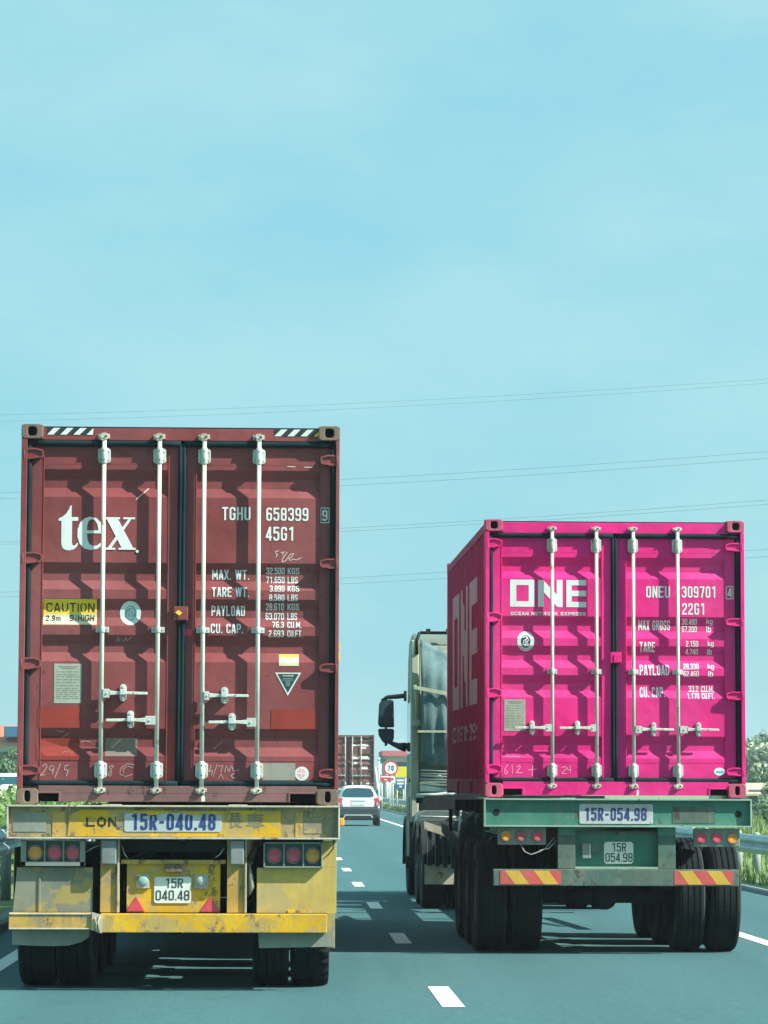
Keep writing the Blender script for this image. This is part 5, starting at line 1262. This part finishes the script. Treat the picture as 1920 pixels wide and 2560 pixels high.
# the same kind of tractor in front of the yellow trailer, with close-set mirrors
trc2 = copy_tree(trc); trc2.location = (LX, LY + 13.6, 0)
for ch in list(trc2.children):
    if 'mirror' in ch.name:
        for c2 in list(ch.children): bpy.data.objects.remove(c2)
        bpy.data.objects.remove(ch)
for sx in (-1, 1):
    mb = MB(); mb.tube([(sx * 1.24, 1.9, 2.8), (sx * 1.31, 1.98, 2.78), (sx * 1.31, 1.98, 2.2), (sx * 1.24, 1.9, 2.16)], .02, BLACKPL, n=8); mb.box(sx * 1.25, sx * 1.38, 1.96, 2.06, 2.28, 2.70, BLACKPL); mb.build('mirror', trc2, bevel=.02)
tag(trc2, 'tractor unit hidden in front of the red container', 'truck')

# ------------------------------------------------------------------ brown container far ahead
def brown_decals(U, V):
    D = []; rnd = random.Random(5)
    for (a, b, t, bt) in ((.62, .95, 2.06, 2.16), (.62, .85, 1.92, 2.02), (.20, .5, 2.06, 2.14), (.22, .4, 1.6, 1.66), (.6, 1.0, 1.42, 1.56), (.2, .5, 1.42, 1.54), (.25, .45, 1.2, 1.3), (.62, .9, .95, 1.08), (.85, 1.0, .22, .30), (-.75, -.6, 1.2, 1.35)):
        x = a; row = []
        while x < b:
            w = rnd.uniform(.03, .08); row.append((outline_mesh([rect(x, min(x + w, b), t, bt)]), WHITEWORN)); x += w + .015
        D.append(('faded_mark', row, None))
    return D
BR = dict(PINK_CFG); BR['decals'] = brown_decals; BR['door_labels'] = (None, None)
FX, FY = 3.17, 144.0
brn, _, _, _, _ = make_container('shipping_container', FX, FY, 1.50, 2.591, 12.192, SB, BX, BY, BR, BROWN, BROWN, BROWN)
tag(brn, 'far brown container with pale bars on the truck ahead of the white car', 'container')
far_tr = copy_tree(grn); far_tr.location = (FX, FY, .05)
for ch in list(far_tr.children):
    if ch.name.split('.')[0] in ('number_board', 'licence_plate', 'worn_patch'):
        for c2 in list(ch.children): bpy.data.objects.remove(c2)
        bpy.data.objects.remove(ch)
tag(far_tr, 'distant container trailer below the brown container, half hidden by the white car', 'trailer')
far_tr.location.z = 0.0

# ------------------------------------------------------------------ cars
def make_car(name, loc, rotz, scale=1.0, paintm=WHITECAR, van=False):
    c = empty(name, loc, (0, 0, rotz)); c.scale = (scale,) * 3
    def ring(y, zb, zw, zr, wb, ww, wr):
        """closed section: sill, belt, roof, mirrored"""
        R_ = [(wb * .92, zb), (wb, zb + .12), (wb * 1.0, zb + .30), (ww, zw - .05), (ww * .985, zw)]
        R_ += [(wr + (ww - wr) * .45, zw + (zr - zw) * .55), (wr, zr - .07), (wr * .93, zr - .015), (wr * .5, zr + .01)]
        return [(x, y, z) for x, z in R_] + [(-x, y, z) for x, z in reversed(R_)]
    # rear at y=0, forward +y
    secs = [ring(.02, .42, 1.02, 1.06, .80, .80, .70), ring(.06, .36, 1.05, 1.15, .85, .85, .68), ring(.30, .30, 1.06, 1.55, .885, .88, .58), ring(.55, .28, 1.05, 1.64, .89, .885, .60), ring(1.6, .26, 1.02, 1.66, .89, .885, .63),
            ring(2.5, .26, .99, 1.58, .89, .88, .62), ring(3.0, .26, .98, 1.25, .89, .87, .68), ring(3.2, .27, .97, 1.04, .89, .86, .78), ring(3.85, .30, .86, .92, .87, .82, .72), ring(4.12, .36, .62, .70, .78, .72, .62)]
    mb = MB(); mb.loft(secs, paintm)
    # hatch: the sloping rear face, from bumper top to roof
    body = mb.build('body', c)
    sd_ = body.modifiers.new('smooth', 'SUBSURF'); sd_.levels = 1; sd_.render_levels = 1
    mb = MB(); mb.prism([(-.52, 1.165), (0, 1.15), (.52, 1.165), (.63, 1.20), (.655, 1.25), (.60, 1.40), (.53, 1.505), (.45, 1.535), (0, 1.545), (-.45, 1.535), (-.53, 1.505), (-.60, 1.40), (-.655, 1.25), (-.63, 1.20)], 'y', -.01, .01, CARGLASS)
    w = mb.build('rear_window', c, bevel=.006); w.location = (0, .075, 0)
    # shear the window to the slope
    for v in w.data.vertices: v.co.y += (v.co.z - 1.12) * .50 - .03
    mb = MB(); mb.box(-.55, .55, .0, .05, 1.56, 1.585, paintm); mb.box(-.12, .12, -.005, .0, 1.558, 1.572, BLACKPL); sp = mb.build('roof_spoiler', c, bevel=.01); sp.location = (0, .2, 0)
    mb = MB(); mb.prism([(-.62, .78), (.62, .78), (.70, 1.08), (.64, 1.15), (-.64, 1.15), (-.70, 1.08)], 'y', -.012, .03, paintm); mb.box(-.32, .30, -.022, -.012, 1.00, 1.025, CLAD); mb.build('tailgate', c, bevel=.06)
    mb = MB(); mb.box(-.29, .27, -.024, -.013, .83, .97, PLATEWHITE); mb.build('licence_plate', c)
    for sx in (-1, 1):
        mb = MB(); mb.prism([(sx * .62, 1.12), (sx * .80, 1.17), (sx * .885, 1.02), (sx * .85, .80), (sx * .70, .78), (sx * .68, .95)], 'y', -.02, .20, LENSRED); mb.build('tail_light', c, bevel=.015)
        mb = MB(); mb.prism([(sx * .725, .94), (sx * .82, .95), (sx * .815, .83), (sx * .75, .82)], 'y', -.028, -.018, SILVER); mb.build('reversing_lens', c)
        mb = MB(); mb.tube([(sx * .60, .55, 1.66), (sx * .60, .7, 1.715), (sx * .60, 2.0, 1.715), (sx * .60, 2.15, 1.67)], .018, BLACKPL, n=8); mb.build('roof_rail', c)
        mb = MB(); mb.lathe([(.001, -.06), (.07, -.055), (.085, 0), (.06, .10), (.001, .13)], (sx * .98, 2.72, 1.10), 'y', paintm, n=12); mb.tube([(sx * .86, 2.75, 1.05), (sx * .96, 2.75, 1.08)], .02, BLACKPL, n=6); mb.build('door_mirror', c)
        mb = MB(); mb.prism([(.75, 1.10), (.95, 1.50), (2.35, 1.50), (2.85, 1.12)], 'x', sx * .80, sx * .852, CARGLASS); mb.build('side_window', c)
        for y in (.72, 3.28):
            wh = empty('wheel', (sx * .80, y, .335)); wh.parent = c
            mb = MB(); mb.lathe([(.22, -.10), (.30, -.105), (.333, -.085), (.335, .085), (.30, .105), (.22, .10)], (0, 0, 0), 'x', TYRE, n=28); mb.build('tyre', wh)
            mb = MB(); mb.lathe([(.225, -.09), (.225, .09), (.1, .07 * sx)], (0, 0, 0), 'x', SILVER, n=20); mb.build('rim', wh)
            mb = MB(); arc = [(y + .40 * math.cos(R(a)), .34 + .40 * math.sin(R(a))) for a in range(0, 181, 15)]; inn = [(y + .35 * math.cos(R(a)), .34 + .35 * math.sin(R(a))) for a in range(180, -1, -15)]
            mb.prism(arc + inn, 'x', sx * .70, sx * .90, CLAD); mb.build('wheel_arch', c)
    mb = MB(); mb.prism([(-.84, .34), (.84, .34), (.90, .50), (.89, .76), (.62, .79), (-.62, .79), (-.89, .76), (-.90, .50)], 'y', -.06, .30, CLAD); mb.build('rear_bumper', c, bevel=.10)
    mb = MB(); mb.prism([(-.62, .33), (-.54, .47), (.54, .47), (.62, .33), (.56, .33), (.50, .42), (-.50, .42), (-.56, .33)], 'y', -.075, -.05, SILVER); mb.prism([(-.55, .28), (.55, .28), (.50, .42), (-.50, .42)], 'y', -.068, .2, BLACKPL); mb.build('diffuser', c)
    mb = MB(); mb.box(-.7, .7, .2, 3.9, .24, .34, BLACKPL); mb.build('underbody', c)
    mb = MB(); mb.poly([(-.70, 3.10, 1.12), (.70, 3.10, 1.12), (.58, 2.60, 1.56), (-.58, 2.60, 1.56)], CARGLASS); mb.build('windscreen', c, fix=True)
    mb = MB(); mb.tube([(0, 1.0, 1.66), (0, .75, 1.86)], .006, BLACKPL, n=6); mb.build('aerial', c)
    for sx in (-1, 1):
        mb = MB(); mb.prism([(sx * .45, .70), (sx * .78, .72), (sx * .80, .62), (sx * .5, .60)], 'y', 3.95, 4.14, SILVER); mb.build('headlight', c)
    return c
car = make_car('car', (3.07, 121.8, 0), 0)
tag(car, 'small white hatchback with grey bumper driving between the two trucks', 'car')
car2 = make_car('car', (-8.1, 92.0, 0), math.pi, 1.18)
tag(car2, 'white car on the far carriageway at the very edge behind the red container', 'car')

# ------------------------------------------------------------------ road, ground, markings, kerb
def sheet(name, x0, x1, y0, y1, z, mat, kind='structure', parent=None):
    mb = MB(); mb.poly([(x0, y0, z), (x1, y0, z), (x1, y1, z), (x0, y1, z)], mat); o = mb.build(name, parent)
    if kind and not parent: o['kind'] = kind
    return o
sheet('ground', -2500, 2500, -300, 5000, -.06, SOIL)
road = sheet('road', -2.95, 7.05, -40, 900, 0, ASPHALT)
sheet('opposite_road', -15.5, -6.2, -40, 900, -.01, ASPHALT)
P0, PER, DL = 22.2, 8.58, 2.15
for k in range(-2, 30):
    yc = P0 + PER * k
    sheet('lane_dash', 1.21 - .08, 1.21 + .08, yc - DL / 2, yc + DL / 2, .004, ROADPAINT, None, road)
sheet('edge_line', 4.77, 4.93, -40, 900, .004, ROADPAINT, None, road)
sheet('edge_line', -2.50, -2.34, -40, 900, .004, ROADPAINT, None, road)
kb = MB(); kb.prism([(7.05, -.05), (7.05, .05), (7.07, .07), (7.20, .07), (7.20, -.05)], 'y', -40, 500, CONCRETE); k_ = kb.build('kerb'); k_['kind'] = 'structure'
kb = MB(); kb.prism([(-3.15, -.05), (-3.15, .12), (-2.98, .12), (-2.95, .09), (-2.95, -.05)], 'y', -40, 500, CONCRETE); k_ = kb.build('kerb'); k_['kind'] = 'structure'
mb = MB(); mb.prism([(-6.2, -.05), (-6.2, .08), (-3.151, .08), (-3.151, -.05)], 'y', -40, 500, SOIL); k_ = mb.build('median_strip'); k_['kind'] = 'structure'
mb = MB(); mb.prism([(7.201, -.05), (7.201, .06), (9.2, .14), (40, -.3), (40, -.5)], 'y', -40, 600, SOIL); k_ = mb.build('verge'); k_['kind'] = 'structure'

# ------------------------------------------------------------------ guardrails
def guardrail(name, X, y0, y1, face, zt, label, near_step, near_end, cap=False):
    g = empty(name, (X, y0, 0)); tag(g, label, 'guardrail')
    prof = [(0, 0), (.02, -.012), (.075, -.07), (.085, -.09), (.075, -.11), (.025, -.145), (.02, -.16), (.025, -.175), (.075, -.21), (.085, -.23), (.075, -.25), (.02, -.31), (0, -.32)]
    prof = [(p[0] * face, p[1]) for p in prof]; back = [(p[0] - .006 * face, p[1]) for p in reversed(prof)]
    mb = MB(); mb.prism(prof + back, 'y', 0, 4.04, RAIL); first = None
    y = 0
    while y < y1 - y0:
        if first is None: first = mb.build('rail_beam', g); first.location = (.16 * face, y, zt)
        else: share(first, 'rail_beam', g, (.16 * face - (.008 * face if int(y / 4) % 2 else 0), y, zt))
        y += 4
    pm = MB(); pm.tube([(0, 0, 0), (0, 0, zt - .02)], .07, POSTM, n=14); pm.lathe([(.072, zt - .02), (.05, zt + .02), (.01, zt + .03)], (0, 0, 0), 'z', POSTM, n=14)
    pm.box(.05 * face, .16 * face, -.06, .06, zt - .28, zt - .04, RAIL); pf = None; y = .7
    while y < y1 - y0:
        if pf is None: pf = pm.build('post', g); pf.location = (0, y, 0)
        else: share(pf, 'post', g, (0, y, 0))
        y += near_step if y0 + y < near_end else 4
    return g
guardrail('guardrail', 8.05, 34, 330, -1, .78, 'galvanised guardrail on round posts along the grass verge past the magenta container', 2, 110)
guardrail('guardrail', -3.55, 18, 120, 1, 1.02, 'shaded median guardrail beside the yellow trailer', 2, 120)

# ------------------------------------------------------------------ signs
def post(parent, x0, x1, y, z0, z1, mat=POLE, r=.05):
    MB().tube([(x0, y, z0), (x1, y, z1)], r, mat, n=10).build('post', parent)
def wz(px, py, Y): s = 7450 / Y; return (px - 707) / s, 1.53 + (1970 - py) / s
Ys = 205.0; sx_, sz_ = wz(975.5, 1919.6, Ys)
sg = empty('speed_sign', (sx_, Ys, 0)); tag(sg, 'round white 70 speed limit sign with red rim', 'sign')
post(sg, 0, 0, .06, -.1, sz_ + .3)
mb = MB(); mb.disc(0, sz_, .50, -.005, .02, SIGNRED, 40); mb.disc(0, sz_, .395, -.010, -.004, SIGNWHITE, 40)
[mb.add_mesh([(p[0], -.016 - .001 * k, p[1]) for p in vv], ff, SIGNGREEN) for k, (vv, ff) in enumerate(stroke_text('70', -.21, .21, sz_ - .23, sz_ + .23, .19, .5, .2, .2))]; mb.build('sign_disc', sg, fix=False)
def panel_sign(name, a, b, t, bt, Y, mat, label, bars=(), bmat=SIGNWHITE, legs=2):
    x0, z1 = wz(a, t, Y); x1, z0 = wz(b, bt, Y); g = empty(name, ((x0 + x1) / 2, Y, 0)); tag(g, label, 'sign'); hw = (x1 - x0) / 2
    mb = MB(); mb.box(-hw, hw, 0, .05, z0, z1, mat)
    for (u0, u1, v0, v1) in bars: mb.box(-hw + 2 * hw * u0, -hw + 2 * hw * u1, -.008, -.001, z1 - (z1 - z0) * v1, z1 - (z1 - z0) * v0, bmat)
    mb.build('sign_panel', g, bevel=.01)
    for k in range(legs):
        xx = 0 if legs == 1 else (-hw * .7 if k == 0 else hw * .7); post(g, xx, xx, .09, -.1, z1 - .05)
    return g
panel_sign('road_sign', 949.5, 977, 1937, 1953.5, 203, SIGNRED, 'red rectangular road sign with a pale stripe under the 70 sign', [(.05, .95, .18, .36), (.35, .62, .62, .78)])
panel_sign('road_sign', 988, 1011, 1944, 1971, 198, SIGNBLUE, 'blue road sign with white lines beside the cab', [(.1, .9, .14, .32), (.15, .85, .45, .6), (.4, .65, .72, .86)])
panel_sign('road_sign', 987, 1016, 1916, 1942, 208, SIGNYEL, 'yellow signboard behind the 70 sign', [])
panel_sign('road_sign', 977, 985, 1940, 1956, 200, SIGNWHITE, 'small white road sign between the red and blue signs', [(.1, .7, .3, .6)], SIGNGREEN, 1)
ax_, az_ = wz(957, 1900, 235)
g = empty('arrow_sign', (ax_, 235, 0)); tag(g, 'dark green arrow shaped sign above the 70 sign', 'sign'); post(g, -.2, -.2, .06, -.1, az_)
mb = MB(); mb.prism([(-.22, az_ - .30), (-.22, az_ + .32), (.28, az_ + .0)], 'y', 0, .04, SIGNGREEN); mb.prism([(-.45, az_ - .05), (-.45, az_ + .05), (-.2, az_ + .05), (-.2, az_ - .05)], 'y', .002, .038, SIGNGREEN); mb.build('arrow_panel', g)
for i, (px, Y, top) in enumerate(((937.5, 250, 1918), (946, 330, 1895), (966, 260, 1935))):
    x, z = wz(px, top, Y); o = MB().tube([(x + (.35 if i == 0 else 0), Y, -.2), (x, Y, z)], [.16, .11], POLE, n=10).build('utility_pole')
    tag(o, ('pale leaning roadside pole just right of the brown container', 'tall thin pole against the sky near the green arrow sign', 'short pale pole below the 70 sign')[i], 'pole', 'poles by the road signs')

# ------------------------------------------------------------------ buildings
def house(name, X, Y, w, d, h, label, roof_h, roofm, wallm=PLASTER, flat=False, wins=3, fascia=None):
    g = empty(name, (X, Y, -.1)); tag(g, label, 'building')
    mb = MB(); mb.box(-w / 2, w / 2, 0, d, 0, h, wallm); mb.build('wall', g)
    if flat:
        mb = MB(); mb.box(-w / 2 - .3, w / 2 + .3, -.5, d + .3, h, h + roof_h, roofm); mb.build('roof', g)
    else:
        mb = MB(); mb.prism([(-.5, h - .05), (d / 2, h + roof_h), (d + .5, h - .05), (d + .5, h + .08), (d / 2, h + roof_h + .15), (-.5, h + .08)], 'x', -w / 2 - .4, w / 2 + .4, roofm); mb.prism([(0, h - .05), (d, h - .05), (d / 2, h + roof_h - .02)], 'x', -w / 2 + .01, w / 2 - .01, wallm); mb.build('roof', g)
    for k in range(wins):
        x = -w / 2 + w * (k + .5) / wins
        for zf in ([.3] if h < 4 else [.18, .62]):
            z0 = h * zf; fr_ = MB().box(x - .65, x + .65, -.06, .02, z0 - .06, z0 + 1.26, CAB).build('window', g)
            MB().box(x - .57, x + .57, -.075, -.055, z0, z0 + 1.2, GLASS).build('pane', fr_)
    return g
hs = house('shop_building', 18.95, 285, 18.4, 10, 4.7, 'white roadside building with a faded red fascia behind the 70 sign', .5, ROOFROSE, flat=True, wins=6)
for k in range(6): MB().box(-9.0 + k * 3.1, -8.9 + k * 3.1, -.12, -.01, 3.0, 4.7, POLE).build('downpipe', hs)
hl = house('house', -22.5, 205, 16, 9, 4.55, 'pale house with orange roof left of the red container', 1.2, ROOFRED, wins=5)
mb = MB(); mb.box(3.5, 5.6, -.9, 1.0, 5.0, 5.75, SOLAR); mb.build('water_tank', hl, bevel=.05)
for args in ((41.5, 228, 9, 7, 2.6, 'low house with pale sheet roof past the magenta container', .9, ROOFPALE), (54, 300, 14, 9, 5.0, 'taller far house with pale roof right of the magenta container', 1.3, ROOFPALE), (29.5, 185, 5, 4, 1.3, 'small shed behind the guardrail', .6, ROOFPALE)):
    house('house', *args, wins=3)

# ------------------------------------------------------------------ vegetation
def leaf_cloud(mb, centre, rx, ry, rz, n, size, mat, rnd, flatten=.0):
    for _ in range(n):
        while True:
            p = Vector((rnd.uniform(-1, 1), rnd.uniform(-1, 1), rnd.uniform(-1, 1)))
            if .25 < p.length <= 1: break
        p = Vector((p.x * rx, p.y * ry, p.z * rz)) + Vector(centre)
        a = Vector((rnd.gauss(0, 1), rnd.gauss(0, 1), rnd.gauss(0, 1))).normalized(); b = a.orthogonal().normalized()
        s = size * rnd.uniform(.6, 1.4)
        mb.poly([p - a * s, p + b * s * .5, p + a * s, p - b * s * .5], mat)
def tree(name, X, Y, h, r, label, seed, mat=LEAF1, leaves=1500, group=None, base=.35):
    rnd = random.Random(seed); t = empty(name, (X, Y, -.1)); tag(t, label, 'tree', group)
    mb = MB(); mb.tube([(0, 0, 0), (.05 * h * rnd.uniform(-1, 1) * .3, 0, h * .3), (.02 * h, .02 * h, h * .6), (0, 0, h * .9)], [h * .028, h * .022, h * .014, h * .004], BARK, n=8)
    for k in range(6):
        a = rnd.uniform(0, 6.28); z = h * rnd.uniform(.35, .65); mb.tube([(0, 0, z), (math.cos(a) * r * .4, math.sin(a) * r * .4, z + h * .1), (math.cos(a) * r * .75, math.sin(a) * r * .75, z + h * .16)], [h * .011, h * .008, h * .003], BARK, n=6)
    mb.build('trunk', t)
    mb = MB(); nc = 13
    for k in range(nc):
        a = rnd.uniform(0, 6.28); q = rnd.uniform(.15, .75) * r; z = h * (base + (1 - base) * rnd.uniform(.12, .88)); sc = rnd.uniform(.3, .5)
        leaf_cloud(mb, (math.cos(a) * q, math.sin(a) * q, z), r * sc, r * sc, r * sc * .8, leaves // nc, r * .085, mat, rnd)
    mb.build('crown', t, fix=False)
    return t
tree('broadleaf_tree', -15.2, 175, 3.9, 2.3, 'bushy tree in front of the orange roofed house', 1, leaves=2600, base=.12)
tree('broadleaf_tree', -17.8, 180, 3.3, 1.9, 'smaller bush at the picture edge below the orange roof', 2, leaves=2000, base=.1)
GT = 'trees past the magenta container'
for i, (x, y, h, r) in enumerate(((47.5, 292, 6.2, 4.2), (53, 296, 5.2, 4.4), (36.5, 214, 3.7, 2.8), (30.5, 178, 2.3, 2.0), (52.5, 318, 7.6, 4.5), (33.5, 200, 3.0, 2.4), (27.5, 160, 2.0, 1.7), (39.5, 222, 3.5, 2.2))):
    tree('broadleaf_tree', x, y, h, r, ('round tree between the far houses', 'tree above the taller far house', 'middle tree beside the low pale roofed house', 'low bush near the guardrail', 'farthest tree at the right picture edge', 'leafy bush in front of the low pale roofed house', 'low bush before the small shed', 'tree touching the low pale roofed house')[i], 20 + i, leaves=2200, group=GT, base=.15)
GF = 'far trees ahead by the road'
for i, (x, y, h, r) in enumerate(((9.2, 330, 3.6, 1.6), (11.2, 380, 4.3, 2.2), (13.2, 350, 2.9, 1.5), (8.0, 300, 2.0, .9), (10.0, 262, 1.9, 1.1))):
    tree('broadleaf_tree', x, y, h, r, ('hazy tree just right of the brown container', 'second hazy tree behind the leaning pole', 'hazy low tree below the white building', 'small bush at the foot of the leaning pole', 'small bush below the red sign')[i], 40 + i, leaves=1500, group=GF, base=.1)
rnd = random.Random(9); mb = MB()
for k in range(70):
    y = 30 + k * 1.1; x = -4.7 + rnd.uniform(-.3, .3); zz = rnd.uniform(1.1, 1.5)
    leaf_cloud(mb, (x, y, .75), .6, .8, .75 * zz / 1.25, 300, .08, LEAF2, rnd)
    for _ in range(5):
        xx, yy = x + rnd.uniform(-.4, .4), y + rnd.uniform(-.5, .5); tip = zz + rnd.uniform(.05, .25)
        for q in range(7):
            z = zz * .75 + (tip - zz * .75) * q / 6; a = rnd.uniform(0, 6.28); s = .10
            mb.poly([(xx, yy, z), (xx + math.cos(a) * s * .5, yy + math.sin(a) * s * .5 + .02, z + .05), (xx + math.cos(a) * s, yy + math.sin(a) * s, z + .03), (xx + math.cos(a) * s * .5, yy + math.sin(a) * s * .5 - .02, z + .02)], LEAF2)
hd = mb.build('hedge', None, fix=False); tag(hd, 'bright green hedge on the median beside the red container', 'hedge')
rnd = random.Random(10); mb = MB()
for _ in range(42000):
    y = 36 + 260 * rnd.random() ** 1.8; x = 7.3 + (9 + y * .09) * rnd.random() ** 1.15
    s = (.10 + .0008 * y) * rnd.uniform(.5, 1.4); hh = s * (1.0 + min(.6, max(0, x - 8.4) * .3)); a = rnd.uniform(0, 6.28); w = .008 + .00024 * y
    zb = .10 if x < 9.2 else .14 - (x - 9.2) * .0143
    dx, dy = math.cos(a) * w, math.sin(a) * w; lx, ly = rnd.uniform(-.4, .4) * hh, rnd.uniform(-.4, .4) * hh
    mb.poly([(x - dx, y - dy, zb - .03), (x + dx, y + dy, zb - .03), (x + lx, y + ly, zb + hh)], GRASSM)
gr = mb.build('grass', None, fix=False); tag(gr, 'long green grass on the verge behind the guardrail', 'grass', kind='stuff')
# scrub bushes behind the right guardrail
for i, (x, y, r) in enumerate(((14.2, 75, .6), (16.8, 92, .8), (15.0, 84, .55), (19.5, 115, 1.1), (23, 140, 1.2))):
    rnd = random.Random(60 + i); mb = MB()
    for k in range(7): leaf_cloud(mb, (rnd.uniform(-.6, .6) * r, rnd.uniform(-.6, .6) * r, r * rnd.uniform(.25, .8)), r * .5, r * .5, r * .4, 190, .07 + .03 * r, LEAF2 if i % 2 else LEAF1, rnd)
    o = mb.build('bush', None, fix=False); o.location = (x, y, 0); tag(o, ('nearest scrub bush behind the guardrail', 'second scrub bush behind the guardrail', 'small dark bush beside the nearest scrub bush', 'wide scrub bush farther along the guardrail', 'farthest scrub bush near the small shed')[i], 'bush', 'scrub bushes on the verge')

# ------------------------------------------------------------------ power lines (pairs crossing overhead)
pairs = ((1040, 934, 'topmost'), (1056, 945, 'second'), (1237, 1119, 'third'), (1251, 1136.5, 'fourth'), (1360, 1242, 'fifth'), (1366, 1253, 'sixth'), (1486, 1366.5, 'seventh'), (1498, 1385, 'eighth'))
for i, (ya, yb_, nm) in enumerate(pairs):
    Ya, Yb = 128.0, 118.0
    xa, za = wz(0, ya, Ya); xb, zb = wz(1920, yb_, Yb)
    pth = []
    for k in range(-20, 41):
        t = k / 20; sag = -.35 * (1 - (2 * t - 1) ** 2) * .6
        pth.append((xa + (xb - xa) * t, Ya + (Yb - Ya) * t, za + (zb - za) * t + sag))
    o = MB().tube(pth, .007 if i < 2 else .0095, WIREM, n=6, caps=False).build('power_line'); tag(o, 'topmost power cable crossing the sky' if i == 0 else f'{nm} power cable from the top crossing the sky', 'cable', 'power lines across the sky')

# ------------------------------------------------------------------ haze
hz = MB().box(-900, 900, -60, 1500, -1.5, 24, WHITE).build('haze'); hz.data.materials.clear()
hm = bpy.data.materials.new('pale_haze'); hm.use_nodes = True; hn, hl_ = hm.node_tree.nodes, hm.node_tree.links; hn.clear()
ho = hn.new('ShaderNodeOutputMaterial'); pv = hn.new('ShaderNodeVolumePrincipled'); pv.inputs['Color'].default_value = (.80, .95, 1, 1); pv.inputs['Density'].default_value = .00042; pv.inputs['Anisotropy'].default_value = .2
hl_.new(pv.outputs['Volume'], ho.inputs['Volume']); hz.data.materials.append(hm); hz['kind'] = 'stuff'
